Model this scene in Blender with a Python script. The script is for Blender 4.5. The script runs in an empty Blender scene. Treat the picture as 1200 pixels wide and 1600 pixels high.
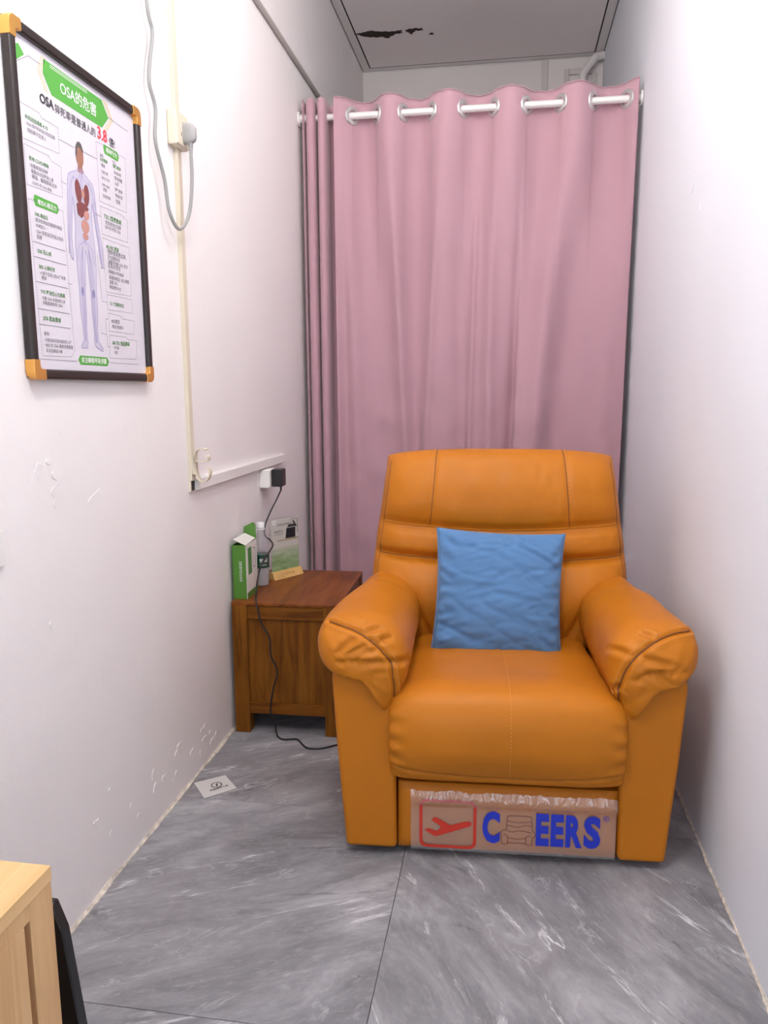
import bpy, bmesh, math, random
from mathutils import Vector, Matrix, noise
rnd = random.Random(7)
PI = math.pi
SC = bpy.context.scene
COL = SC.collection
# ------------------------------------------------------------------ camera, light, exposure
XL, XR, YB, YF, ZC = -0.985, 0.553, 5.35, -1.6, 3.32
cam = bpy.data.objects.new('camera', bpy.data.cameras.new('camera')); COL.objects.link(cam)
cam.data.sensor_fit = 'VERTICAL'; cam.data.sensor_height = 36.0; cam.data.sensor_width = 27.0
cam.data.lens = 1193.29 / 1600 * 36.0
cam.data.clip_start = 0.02
CF = Vector((-0.15651597, 0.97497144, -0.1579033)); CR = Vector((0.98746914, 0.1577379, -0.00484309)); CU = Vector((-0.02018546, 0.15668265, 0.9874427))
cam.matrix_world = Matrix(((CR.x, CU.x, -CF.x, 0), (CR.y, CU.y, -CF.y, 0), (CR.z, CU.z, -CF.z, 1.25), (0, 0, 0, 1)))
SC.camera = cam
w = bpy.data.worlds.new('world'); SC.world = w; w.use_nodes = True
w.node_tree.nodes['Background'].inputs[0].default_value = (0.85, 0.9, 1.0, 1); w.node_tree.nodes['Background'].inputs[1].default_value = 0.6
SC.view_settings.view_transform = 'Standard'; SC.view_settings.look = 'None'
SC.view_settings.gamma = 1.0; SC.view_settings.use_curve_mapping = False
SC.view_settings.exposure = 0.53
SC.cycles.max_bounces = 10; SC.cycles.diffuse_bounces = 6; SC.cycles.transparent_max_bounces = 12
SC.cycles.use_denoising = True; SC.cycles.sample_clamp_indirect = 6.0

def area(name, loc, rot, sx, sy, power, col):
    l = bpy.data.lights.new(name, 'AREA'); l.shape = 'RECTANGLE'; l.size = sx; l.size_y = sy; l.energy = power; l.color = col
    o = bpy.data.objects.new(name, l); COL.objects.link(o); o.location = loc; o.rotation_euler = rot; return o
area('added_doorway_light', (-0.45, YF + 0.02, 1.05), (PI / 2, 0, 0), 0.8, 1.9, 12, (0.68, 0.83, 1.0))  # cool area lamp added unseen behind the camera, posing as doorway daylight

# ------------------------------------------------------------------ helpers: meshes
class G:
    def __init__(s): s.v = []; s.f = []; s.hard = False
    def add(s, v, f):
        n = len(s.v); s.v += [tuple(p) for p in v]; s.f += [tuple(i + n for i in q) for q in f]; return s
    def box(s, a, b, r=0, seg=2):
        (x0, y0, z0), (x1, y1, z1) = a, b
        v = [(x0, y0, z0), (x1, y0, z0), (x1, y1, z0), (x0, y1, z0), (x0, y0, z1), (x1, y0, z1), (x1, y1, z1), (x0, y1, z1)]
        f = [(3, 2, 1, 0), (4, 5, 6, 7), (0, 1, 5, 4), (1, 2, 6, 5), (2, 3, 7, 6), (3, 0, 4, 7)]
        if r: return s.bev(v, f, r, seg)
        return s.add(v, f)
    def bev(s, v, f, r, seg=2):
        s.hard = True; bm = bmesh.new(); vs = [bm.verts.new(p) for p in v]
        for q in f: bm.faces.new([vs[i] for i in q])
        bmesh.ops.recalc_face_normals(bm, faces=bm.faces[:])
        bmesh.ops.bevel(bm, geom=bm.edges[:], offset=r, segments=seg, profile=0.5, affect='EDGES', clamp_overlap=True)
        bm.verts.index_update()
        s.add([p.co[:] for p in bm.verts], [[p.index for p in q.verts] for q in bm.faces]); bm.free(); return s
    def prism(s, poly, org, ax, ay, depth, r=0, seg=2):
        o, X, Y, D = Vector(org), Vector(ax), Vector(ay), Vector(depth); n = len(poly)
        v = [o + X * p[0] + Y * p[1] for p in poly]; v += [p + D for p in v]
        f = [tuple(range(n)), tuple(range(2 * n - 1, n - 1, -1))] + [(i, (i + 1) % n, n + (i + 1) % n, n + i) for i in range(n)]
        return s.bev(v, f, r, seg) if r else s.add(v, f)
    def loft(s, rings, closed=True, caps=True):
        m = len(rings[0]); v = [p for r_ in rings for p in r_]; f = []
        for i in range(len(rings) - 1):
            for j in range(m if closed else m - 1):
                k = (j + 1) % m; f.append((i * m + j, i * m + k, (i + 1) * m + k, (i + 1) * m + j))
        if caps and closed: f += [tuple(range(m)), tuple(range(len(v) - m, len(v)))]
        return s.add(v, f)
    def tube(s, pts, r, n=8, closed=False):
        pts = [Vector(p) for p in pts]; rings = []; up = None
        for i, p in enumerate(pts):
            if closed: t = pts[(i + 1) % len(pts)] - pts[i - 1]
            else: t = pts[min(i + 1, len(pts) - 1)] - pts[max(i - 1, 0)]
            t.normalize()
            if up is None: up = t.orthogonal().normalized()
            up = (up - t * up.dot(t)).normalized(); b = t.cross(up)
            rr = r[i] if isinstance(r, (list, tuple)) else r
            rings.append([p + (up * math.cos(a) + b * math.sin(a)) * rr for a in [2 * PI * k / n for k in range(n)]])
        if closed: rings.append(rings[0])
        return s.loft(rings, True, not closed)
    def lathe(s, prof, n=24, c=(0, 0, 0)):
        return s.loft([[(c[0] + r * math.cos(2 * PI * k / n), c[1] + r * math.sin(2 * PI * k / n), c[2] + z) for k in range(n)] for r, z in prof])
    def xf(s, M):
        s.v = [tuple(M @ Vector(p)) for p in s.v]; return s

def build(name, g, mat, parent=None, ang=35, loc=None, weld=False):
    me = bpy.data.meshes.new(name); me.from_pydata(g.v, [], g.f)
    bm = bmesh.new(); bm.from_mesh(me)
    if weld: bmesh.ops.remove_doubles(bm, verts=bm.verts[:], dist=1e-5)
    bmesh.ops.recalc_face_normals(bm, faces=bm.faces[:]); bm.to_mesh(me); bm.free()
    me.materials.append(mat)
    if ang: me.shade_smooth(); me.set_sharp_from_angle(angle=math.radians(ang))
    o = bpy.data.objects.new(name, me); COL.objects.link(o)
    if g.hard and ang: wn = o.modifiers.new('normals', 'WEIGHTED_NORMAL'); wn.keep_sharp = True; wn.weight = 90
    if parent: o.parent = parent
    if loc: o.location = loc
    return o
def tag(o, label=None, cat=None, group=None, kind=None):
    for k, v in (('label', label), ('category', cat), ('group', group), ('kind', kind)):
        if v: o[k] = v
    return o
def thing(name, label, cat, loc=(0, 0, 0), rz=0, group=None):
    o = bpy.data.objects.new(name, None); o.empty_display_size = 0.05; COL.objects.link(o)
    o.location = loc; o.rotation_euler = (0, 0, rz); return tag(o, label, cat, group)
def struct(name, g, mat, parent=None, ang=35):
    o = build(name, g, mat, parent, ang)
    if parent is None: o['kind'] = 'structure'
    return o
def spline(pts, n, closed=False):
    P = [Vector(p) for p in pts]; m = len(P); out = []; segs = m if closed else m - 1
    for k in range(n):
        t = k / n * segs if closed else k / (n - 1) * segs
        i = min(int(t), segs - 1); u = t - i
        g = (lambda j: P[j % m]) if closed else (lambda j: P[max(0, min(m - 1, j))])
        a, b, c, d = g(i - 1), g(i), g(i + 1), g(i + 2)
        out.append(0.5 * (2 * b + (c - a) * u + (2 * a - 5 * b + 4 * c - d) * u * u + (3 * b - a - 3 * c + d) * u ** 3))
    return out
def sm(a, b, x):
    t = max(0.0, min(1.0, (x - a) / (b - a))); return t * t * (3 - 2 * t)
def nz(x, y, z): return noise.noise(Vector((x, y, z)))
_tc = {}
def text_raw(s, bold):
    if (s, bold) not in _tc:
        c = bpy.data.curves.new('t', 'FONT'); c.body = s; c.resolution_u = 3; c.offset = bold
        o = bpy.data.objects.new('t', c); COL.objects.link(o)
        m = o.to_mesh(); v = [(p.co.x, p.co.y) for p in m.vertices]; f = [tuple(p.vertices) for p in m.polygons]
        o.to_mesh_clear(); bpy.data.objects.remove(o); bpy.data.curves.remove(c); _tc[(s, bold)] = (v, f)
    return _tc[(s, bold)]
def text(g, s, org, ax, ay, w=None, h=None, bold=0.0, fit=False):
    """flat lettering; org = lower left corner, w/h = size of its bounding box"""
    v, f = text_raw(s, bold)
    if not v: return g
    x0 = min(p[0] for p in v); x1 = max(p[0] for p in v); y0 = min(p[1] for p in v); y1 = max(p[1] for p in v)
    if fit: sx, sy = w / (x1 - x0), h / (y1 - y0)
    elif w: sx = sy = w / (x1 - x0)
    else: sx = sy = h / (y1 - y0)
    o, X, Y = Vector(org), Vector(ax), Vector(ay)
    return g.add([o + X * ((p[0] - x0) * sx) + Y * ((p[1] - y0) * sy) for p in v], f)
def ribbon(g, pts, w, org, ax, ay, closed=False, dash=None):
    """flat line of width w through 2D points"""
    o, X, Y = Vector(org), Vector(ax), Vector(ay); P = [Vector(p) for p in pts]
    if closed: P.append(P[0])
    for a, b in zip(P, P[1:]):
        L = (b - a).length
        if L < 1e-7: continue
        d = (b - a) / L; nrm = Vector((-d.y, d.x)) * (w / 2)
        parts = [(0, L)] if not dash else [(k * dash * 2, min(L, k * dash * 2 + dash * 1.3)) for k in range(int(L / (dash * 2)) + 1)]
        for s0, s1 in parts:
            q = [a + d * s0 - nrm, a + d * s1 - nrm, a + d * s1 + nrm, a + d * s0 + nrm]
            g.add([o + X * p.x + Y * p.y for p in q], [(0, 1, 2, 3)])
    return g
def flat(g, poly, org, ax, ay):
    o, X, Y = Vector(org), Vector(ax), Vector(ay)
    return g.add([o + X * p[0] + Y * p[1] for p in poly], [tuple(range(len(poly)))])
def ell(cx, cy, rx, ry, n=18, rot=0):
    return [(cx + rx * math.cos(a) * math.cos(rot) - ry * math.sin(a) * math.sin(rot), cy + rx * math.cos(a) * math.sin(rot) + ry * math.sin(a) * math.cos(rot)) for a in [2 * PI * k / n for k in range(n)]]
def rrect(x0, y0, x1, y1, r, n=4):
    out = []
    for cx, cy, a0 in ((x1 - r, y1 - r, 0), (x0 + r, y1 - r, PI / 2), (x0 + r, y0 + r, PI), (x1 - r, y0 + r, 3 * PI / 2)):
        out += [(cx + r * math.cos(a0 + PI / 2 * k / n), cy + r * math.sin(a0 + PI / 2 * k / n)) for k in range(n + 1)]
    return out

# ------------------------------------------------------------------ helpers: materials
def nodes(name):
    m = bpy.data.materials.new(name); m.use_nodes = True; nt = m.node_tree
    return m, nt, nt.nodes['Principled BSDF']
def N(nt, t, **kw):
    n = nt.nodes.new(t)
    for k, v in kw.items():
        if k in n.inputs: n.inputs[k].default_value = v
        else: setattr(n, k, v)
    return n
def ramp(nt, stops, fac):
    r = nt.nodes.new('ShaderNodeValToRGB'); e = r.color_ramp.elements
    while len(e) < len(stops): e.new(0.5)
    for k, (p, c) in enumerate(stops): e[k].position = p; e[k].color = (*c, 1) if len(c) == 3 else c
    nt.links.new(fac, r.inputs[0]); return r.outputs[0]
def mixc(nt, fac, a, b, mode='MIX'):
    n = nt.nodes.new('ShaderNodeMix'); n.data_type = 'RGBA'; n.blend_type = mode
    for sock, v in ((n.inputs[0], fac), (n.inputs[6], a), (n.inputs[7], b)):
        if isinstance(v, bpy.types.NodeSocket): nt.links.new(v, sock)
        elif isinstance(v, (int, float)): sock.default_value = v
        else: sock.default_value = (*v, 1)
    return n.outputs[2]
def coords(nt, kind='Object', scale=(1, 1, 1), rot=(0, 0, 0)):
    tc = nt.nodes.new('ShaderNodeTexCoord'); mp = nt.nodes.new('ShaderNodeMapping')
    mp.inputs['Scale'].default_value = scale; mp.inputs['Rotation'].default_value = rot
    nt.links.new(tc.outputs[kind], mp.inputs[0]); return mp.outputs[0]
def mat(name, col, rough=0.5, metal=0.0, bump=None, var=None, coat=0.0, sheen=0.0, spec=None, scale=(1, 1, 1)):
    m, nt, b = nodes(name); b.inputs['Base Color'].default_value = (*col, 1); b.inputs['Roughness'].default_value = rough
    b.inputs['Metallic'].default_value = metal; b.inputs['Coat Weight'].default_value = coat; b.inputs['Sheen Weight'].default_value = sheen
    if spec is not None: b.inputs['Specular IOR Level'].default_value = spec
    if bump or var: co = coords(nt, scale=scale)
    if var:
        n = N(nt, 'ShaderNodeTexNoise', Scale=var[0], Detail=4.0); nt.links.new(co, n.inputs['Vector'])
        k = var[1]
        nt.links.new(ramp(nt, [(0.3, tuple(c * (1 - k) for c in col)), (0.7, tuple(min(1, c * (1 + k)) for c in col))], n.outputs[0]), b.inputs['Base Color'])
    if bump:
        n = N(nt, 'ShaderNodeTexNoise', Scale=bump[0], Detail=5.0); nt.links.new(co, n.inputs['Vector'])
        bp = N(nt, 'ShaderNodeBump', Strength=bump[1], Distance=bump[2] if len(bump) > 2 else 0.002); nt.links.new(n.outputs[0], bp.inputs['Height']); nt.links.new(bp.outputs[0], b.inputs['Normal'])
    return m
def wood(name, c0, c1, c2, scale, grain=(14, 14, 1), rough=0.4, coat=0.0, wear=None):
    m, nt, b = nodes(name); co = coords(nt, scale=grain)
    n1 = N(nt, 'ShaderNodeTexNoise', Scale=scale, Detail=6.0, Roughness=0.6, Distortion=0.6); nt.links.new(co, n1.inputs['Vector'])
    c = ramp(nt, [(0.28, c0), (0.5, c1), (0.72, c2)], n1.outputs[0])
    n2 = N(nt, 'ShaderNodeTexNoise', Scale=2.6, Detail=3.0); nt.links.new(coords(nt), n2.inputs['Vector'])
    c = mixc(nt, ramp(nt, [(0.42, (0, 0, 0)), (0.72, (0.45,) * 3)], n2.outputs[0]), c, c0)
    if wear:
        n3 = N(nt, 'ShaderNodeTexNoise', Scale=9.0, Detail=8.0, Roughness=0.75, Distortion=1.5); nt.links.new(coords(nt, scale=(1, 1, 2.2)), n3.inputs['Vector'])
        c = mixc(nt, ramp(nt, [(0.66, (0, 0, 0)), (0.72, (0.5,) * 3)], n3.outputs[0]), c, wear)
    nt.links.new(c, b.inputs['Base Color']); b.inputs['Roughness'].default_value = rough; b.inputs['Coat Weight'].default_value = coat; b.inputs['Specular IOR Level'].default_value = 0.12
    bp = N(nt, 'ShaderNodeBump', Strength=0.25, Distance=0.001); nt.links.new(n1.outputs[0], bp.inputs['Height']); nt.links.new(bp.outputs[0], b.inputs['Normal'])
    return m
def wall_mat(name, col, dirt):
    m, nt, b = nodes(name); co = coords(nt)
    n = N(nt, 'ShaderNodeTexNoise', Scale=1.3, Detail=5.0); nt.links.new(co, n.inputs['Vector'])
    c = ramp(nt, [(0.35, tuple(x * 0.97 for x in col)), (0.65, col)], n.outputs[0])
    # fine scuff marks
    n2 = N(nt, 'ShaderNodeTexNoise', Scale=7.0, Detail=9.0, Roughness=0.7, Distortion=2.0); nt.links.new(coords(nt, scale=(1, 1.8, 0.7)), n2.inputs['Vector'])
    c = mixc(nt, ramp(nt, [(0.70, (0, 0, 0)), (0.76, (dirt,) * 3)], n2.outputs[0]), c, (0.42, 0.38, 0.36))
    nt.links.new(c, b.inputs['Base Color']); b.inputs['Roughness'].default_value = 0.62; b.inputs['Specular IOR Level'].default_value = 0.3
    n3 = N(nt, 'ShaderNodeTexNoise', Scale=5.0, Detail=8.0, Roughness=0.62); nt.links.new(co, n3.inputs['Vector'])
    bp = N(nt, 'ShaderNodeBump', Strength=0.35, Distance=0.012); nt.links.new(n3.outputs[0], bp.inputs['Height']); nt.links.new(bp.outputs[0], b.inputs['Normal'])
    return m
def marble(name):
    m, nt, b = nodes(name)
    tc = nt.nodes.new('ShaderNodeTexCoord'); oi = nt.nodes.new('ShaderNodeObjectInfo')
    ad = N(nt, 'ShaderNodeVectorMath', operation='MULTIPLY_ADD'); ad.inputs[1].default_value = (37, 53, 11)
    nt.links.new(oi.outputs['Random'], ad.inputs[0]); nt.links.new(tc.outputs['Object'], ad.inputs[2])
    def mp(sc, rz=0):
        q = nt.nodes.new('ShaderNodeMapping'); q.inputs['Scale'].default_value = sc; q.inputs['Rotation'].default_value = (0, 0, rz); nt.links.new(ad.outputs[0], q.inputs[0]); return q.outputs[0]
    n1 = N(nt, 'ShaderNodeTexNoise', Scale=2.6, Detail=8.0, Roughness=0.68, Distortion=0.6); nt.links.new(mp((1, 2.8, 1)), n1.inputs['Vector'])
    c = ramp(nt, [(0.32, (0.145, 0.145, 0.155)), (0.5, (0.24, 0.24, 0.255)), (0.68, (0.38, 0.38, 0.395))], n1.outputs[0])
    n0 = N(nt, 'ShaderNodeTexNoise', Scale=1.6, Detail=4.0); nt.links.new(mp((1, 1.3, 1)), n0.inputs['Vector'])
    c = mixc(nt, ramp(nt, [(0.45, (0, 0, 0)), (0.75, (0.3,) * 3)], n0.outputs[0]), c, (0.27, 0.235, 0.245))
    def vein(scale, width, strength, col, mapv, mask_scale, dist=1.2, lo=0.48):
        nonlocal c
        n = N(nt, 'ShaderNodeTexNoise', Scale=scale, Detail=7.0, Roughness=0.6, Distortion=dist); nt.links.new(mapv, n.inputs['Vector'])
        s = N(nt, 'ShaderNodeMath', operation='SUBTRACT'); s.inputs[1].default_value = 0.5; nt.links.new(n.outputs[0], s.inputs[0])
        a = N(nt, 'ShaderNodeMath', operation='ABSOLUTE'); nt.links.new(s.outputs[0], a.inputs[0])
        v = ramp(nt, [(0.0, (1, 1, 1)), (width, (0, 0, 0))], a.outputs[0])
        k = N(nt, 'ShaderNodeTexNoise', Scale=mask_scale, Detail=5.0, Roughness=0.7); nt.links.new(mapv, k.inputs['Vector'])
        v = mixc(nt, 1.0, v, ramp(nt, [(lo, (0, 0, 0)), (lo + 0.16, (strength,) * 3)], k.outputs[0]), 'MULTIPLY')
        c = mixc(nt, v, c, col)
    vein(1.0, 0.011, 1.0, (0.78, 0.78, 0.80), mp((1, 3.6, 1), 0.12), 2.2, 0.9, 0.5)
    vein(2.4, 0.016, 0.6, (0.55, 0.55, 0.57), mp((1, 3.0, 1), -0.1), 3.5, 1.4, 0.5)
    vein(0.9, 0.014, 0.85, (0.085, 0.085, 0.09), mp((1.2, 3.4, 1), 0.05), 1.7, 0.7, 0.5)
    n5 = N(nt, 'ShaderNodeTexNoise', Scale=26.0, Detail=6.0, Roughness=0.75); nt.links.new(mp((1, 2.4, 1)), n5.inputs['Vector'])
    c = mixc(nt, ramp(nt, [(0.52, (0, 0, 0)), (0.75, (0.4,) * 3)], n5.outputs[0]), c, (0.45, 0.45, 0.46))
    nt.links.new(c, b.inputs['Base Color'])
    nt.links.new(ramp(nt, [(0.3, (0.42,) * 3), (0.7, (0.56,) * 3)], n1.outputs[0]), b.inputs['Roughness'])
    b.inputs['Specular IOR Level'].default_value = 0.35
    return m
def facing(nt, floor_=0.055):
    lw = N(nt, 'ShaderNodeLayerWeight', Blend=0.5); pw = N(nt, 'ShaderNodeMath', operation='POWER'); pw.inputs[1].default_value = 4.0; nt.links.new(lw.outputs['Facing'], pw.inputs[0])
    ma = N(nt, 'ShaderNodeMath', operation='MULTIPLY_ADD'); ma.inputs[1].default_value = 0.8; ma.inputs[2].default_value = floor_; nt.links.new(pw.outputs[0], ma.inputs[0]); return ma.outputs[0]
def film_mat():
    m, nt, b = nodes('clear_film'); out = nt.nodes['Material Output']
    tr = N(nt, 'ShaderNodeBsdfTransparent'); gl = N(nt, 'ShaderNodeBsdfGlossy', Roughness=0.2); df = N(nt, 'ShaderNodeBsdfDiffuse'); df.inputs[0].default_value = (0.8, 0.76, 0.74, 1)
    fr = facing(nt, 0.13)
    m1 = nt.nodes.new('ShaderNodeMixShader'); m1.inputs[0].default_value = 0.15; nt.links.new(tr.outputs[0], m1.inputs[1]); nt.links.new(df.outputs[0], m1.inputs[2])
    m2 = nt.nodes.new('ShaderNodeMixShader'); nt.links.new(fr, m2.inputs[0]); nt.links.new(m1.outputs[0], m2.inputs[1]); nt.links.new(gl.outputs[0], m2.inputs[2])
    nt.links.new(m2.outputs[0], out.inputs[0]); return m
def clear_mat(name, tint, haze):
    m, nt, b = nodes(name); out = nt.nodes['Material Output']
    tr = N(nt, 'ShaderNodeBsdfTransparent'); tr.inputs[0].default_value = (*tint, 1); gl = N(nt, 'ShaderNodeBsdfGlossy', Roughness=0.05); df = N(nt, 'ShaderNodeBsdfDiffuse'); df.inputs[0].default_value = (0.85, 0.85, 0.87, 1)
    fr = facing(nt)
    m1 = nt.nodes.new('ShaderNodeMixShader'); m1.inputs[0].default_value = haze; nt.links.new(tr.outputs[0], m1.inputs[1]); nt.links.new(df.outputs[0], m1.inputs[2])
    m2 = nt.nodes.new('ShaderNodeMixShader'); nt.links.new(fr, m2.inputs[0]); nt.links.new(m1.outputs[0], m2.inputs[1]); nt.links.new(gl.outputs[0], m2.inputs[2])
    nt.links.new(m2.outputs[0], out.inputs[0]); return m
def lamp_mat(power, col):
    m, nt, b = nodes('added_lamp_glow'); b.inputs['Base Color'].default_value = (0.9, 0.9, 0.9, 1)
    b.inputs['Emission Color'].default_value = (*col, 1); b.inputs['Emission Strength'].default_value = power; return m

M = dict(
    wall=wall_mat('wall_paint', (0.84, 0.802, 0.79), 0.30), wallr=wall_mat('wall_paint_cool_lit', (0.775, 0.80, 0.85), 0.16), backwall=wall_mat('wall_paint_back', (0.84, 0.78, 0.755), 0.2),  # right wall colour carries the bluish tint of cool daylight
    tile=marble('grey_marble_tile'), grout=mat('grout', (0.22, 0.215, 0.21), 0.9), ceil=mat('grey_ceiling_board', (0.87, 0.80, 0.79), 0.8, var=(2, 0.02)), gap=mat('dark_gap', (0.03, 0.027, 0.026), 0.9),
    batten=mat('batten_paint', (0.66, 0.61, 0.58), 0.6), trim=mat('cream_trim', (0.78, 0.74, 0.72), 0.6), caulk=mat('crumbled_caulk', (0.68, 0.62, 0.53), 0.9, bump=(90, 0.8, 0.004), var=(40, 0.3)), plaster=mat('bare_plaster', (0.80, 0.745, 0.735), 0.9, bump=(60, 0.6, 0.003)),
    burn=mat('peeled_dark', (0.035, 0.02, 0.016), 0.9), pipe=mat('grey_pipe', (0.42, 0.40, 0.37), 0.5), trunk=mat('cream_plastic', (0.68, 0.61, 0.48), 0.42), whitep=mat('white_plastic', (0.80, 0.78, 0.75), 0.4),
    greyp=mat('grey_plastic', (0.33, 0.32, 0.31), 0.45), greyc=mat('grey_cable', (0.30, 0.30, 0.29), 0.45), black=mat('black_plastic', (0.012, 0.012, 0.013), 0.35), blackc=mat('black_cable', (0.012, 0.010, 0.011), 0.45),
    curtain=mat('pink_cloth', (0.465, 0.275, 0.318), 0.85, bump=(420, 0.18, 0.001), var=(3, 0.03), sheen=0.25), steel=mat('white_metal_rod', (0.80, 0.79, 0.76), 0.28, 0.25), chrome=mat('chrome_ring', (0.70, 0.70, 0.69), 0.3, 0.85),
    leather=mat('tan_leather', (0.475, 0.155, 0.009), 0.44, bump=(240, 0.16, 0.0012), var=(4, 0.06), spec=0.22), seam=mat('dark_seam', (0.16, 0.05, 0.01), 0.6), thread=mat('tan_thread', (0.66, 0.30, 0.07), 0.7),
    lining=mat('black_lining', (0.02, 0.018, 0.017), 0.9), pillow=mat('blue_cloth', (0.078, 0.19, 0.38), 0.85, bump=(500, 0.15, 0.001), var=(6, 0.06), sheen=0.15),
    film=film_mat(), redink=mat('red_ink', (0.55, 0.03, 0.012), 0.5), blueink=mat('blue_ink', (0.012, 0.03, 0.45), 0.5), thinink=mat('brown_line_ink', (0.12, 0.035, 0.04), 0.6),
    frameb=mat('dark_brown_frame', (0.022, 0.014, 0.012), 0.32), gold=mat('gold_corner', (0.78, 0.40, 0.10), 0.28, 0.75), paper=mat('poster_paper', (0.66, 0.63, 0.68), 0.35), leafpaper=mat('leaflet_paper', (0.60, 0.59, 0.57), 0.6), ink=mat('black_ink', (0.03, 0.03, 0.035), 0.6), greyink=mat('grey_ink', (0.20, 0.19, 0.21), 0.6),
    greenink=mat('green_ink', (0.085, 0.36, 0.05), 0.5), dgreenink=mat('dark_green_ink', (0.06, 0.23, 0.05), 0.5), whiteink=mat('white_ink', (0.85, 0.86, 0.84), 0.5), yellowink=mat('yellow_ink', (0.75, 0.50, 0.08), 0.5), redtext=mat('red_text_ink', (0.72, 0.03, 0.05), 0.5),
    lav=mat('lavender_ink', (0.53, 0.50, 0.60), 0.5), lav2=mat('violet_ink', (0.36, 0.32, 0.55), 0.5), skin=mat('brown_ink', (0.33, 0.15, 0.10), 0.5), organ=mat('maroon_ink', (0.20, 0.055, 0.055), 0.5), organ2=mat('pink_ink', (0.50, 0.25, 0.20), 0.5), hairink=mat('dark_grey_ink', (0.10, 0.09, 0.09), 0.5),
    walnut=wood('walnut_stain', (0.085, 0.026, 0.003), (0.19, 0.066, 0.006), (0.27, 0.105, 0.012), 2.2, (16, 16, 1.6), 0.42, 0.1, (0.36, 0.17, 0.04)), walnutx=wood('walnut_stain_across', (0.085, 0.026, 0.003), (0.18, 0.06, 0.006), (0.25, 0.095, 0.012), 2.2, (1.6, 16, 16), 0.4, 0.1, (0.40, 0.21, 0.07)),
    walnuty=wood('walnut_stain_top', (0.10, 0.026, 0.006), (0.19, 0.055, 0.011), (0.27, 0.09, 0.018), 2.0, (12, 1.6, 12), 0.36, 0.08, (0.42, 0.22, 0.09)), wdark=mat('dark_underside', (0.03, 0.014, 0.006), 0.8),
    oak=wood('pale_oak', (0.56, 0.33, 0.155), (0.64, 0.40, 0.20), (0.69, 0.45, 0.24), 2.4, (22, 22, 1.1), 0.45), oaky=wood('pale_oak_top', (0.62, 0.39, 0.18), (0.69, 0.45, 0.22), (0.74, 0.50, 0.26), 2.4, (22, 1.1, 22), 0.45),
    boxgreen=mat('green_card', (0.075, 0.22, 0.022), 0.45), boxwhite=mat('white_card', (0.74, 0.73, 0.68), 0.5), pet=clear_mat('clear_bottle', (0.93, 0.94, 0.95), 0.14), water=clear_mat('clear_water', (0.94, 0.95, 0.95), 0.30), acryl=clear_mat('clear_acrylic', (0.97, 0.98, 0.97), 0.04), cap=mat('white_cap', (0.82, 0.80, 0.81), 0.4),
    blabel=mat('bottle_green_label', (0.008, 0.06, 0.035), 0.35), bamboo=mat('bamboo', (0.62, 0.38, 0.13), 0.45, var=(25, 0.12)), print1=mat('beige_print', (0.52, 0.50, 0.45), 0.4), shelfink=mat('shelf_print', (0.34, 0.29, 0.18), 0.5), brownink=mat('engraving', (0.32, 0.17, 0.05), 0.7),
    lamp=lamp_mat(29.0, (1, 0.975, 0.945)), lamp2=lamp_mat(61.0, (0.99, 0.985, 0.98)), door=mat('door_paint', (0.7, 0.68, 0.66), 0.5), glassd=mat('frosted_glass', (0.7, 0.75, 0.8), 0.4))

# ------------------------------------------------------------------ the room
def grassy():
    m, nt, b = nodes('green_grass_print'); n = N(nt, 'ShaderNodeTexNoise', Scale=14.0, Detail=5.0, Distortion=1.0); nt.links.new(coords(nt, scale=(1, 1, 3)), n.inputs['Vector'])
    sx = nt.nodes.new('ShaderNodeSeparateXYZ'); nt.links.new(coords(nt), sx.inputs[0])
    c = ramp(nt, [(0.3, (0.13, 0.24, 0.08)), (0.65, (0.33, 0.44, 0.24))], n.outputs[0])
    f = N(nt, 'ShaderNodeMapRange'); f.inputs[1].default_value = 0.08; f.inputs[2].default_value = 0.135; nt.links.new(sx.outputs[2], f.inputs[0])
    nt.links.new(mixc(nt, f.outputs[0], c, (0.50, 0.49, 0.42)), b.inputs['Base Color']); b.inputs['Roughness'].default_value = 0.4; return m
M['grass'] = grassy()

floor = struct('floor', G().box((XL - 0.1, YF - 0.1, -0.12), (XR + 0.1, YB + 0.1, -0.006)), M['grout'], ang=0)
JX, J = -0.252, 0.0007
ys = [YF] + [2.087 + 0.8 * k for k in range(-4, 5)]; ys = [y for y in ys if YF <= y <= YB] + [YB]
for i in range(len(ys) - 1):
    for c, (xa, xb) in enumerate(((XL, JX), (JX, XR))):
        g = G().box((xa + J, ys[i] + J, -0.02), (xb - J, ys[i + 1] - J, 0.0), 0.0008, 1)
        cx, cy = (xa + xb) / 2, (ys[i] + ys[i + 1]) / 2
        th = math.radians((24, -58)[c] if i % 2 == 0 else (31, -66)[c])
        g.xf(Matrix.Rotation(-th, 4, 'Z') @ Matrix.Translation((-cx, -cy, 0)))
        t = build('floor_tile', g, M['tile'], floor, 0, (cx, cy, 0)); t.rotation_euler.z = th
def wall_grid(name, mt, x, sgn, amp):
    # slightly uneven plastered wall slab facing the room
    g = G(); ny, nz_ = 70, 40
    rows = [[(x + sgn * amp * (nz(y * 1.7, z * 1.7, 3 + x) + 0.6 * nz(y * 5, z * 5, 9 + x)) * sm(0.0, 0.25, z), y, z) for y in [YF + (YB - YF) * j / ny for j in range(ny + 1)]] for z in [-0.05 + (ZC + 0.15) * k / nz_ for k in range(nz_ + 1)]]
    g.loft(rows, False)
    a, b = (x + sgn * 0.005, x + sgn * 0.12)
    g.box((min(a, b), YF - 0.1, -0.1), (max(a, b), YB + 0.1, ZC + 0.1))
    return struct(name, g, mt, ang=50)
wl = wall_grid('wall_left', M['wall'], XL, -1, 0.0010); wr = wall_grid('wall_right', M['wallr'], XR, 1, 0.0010)
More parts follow.
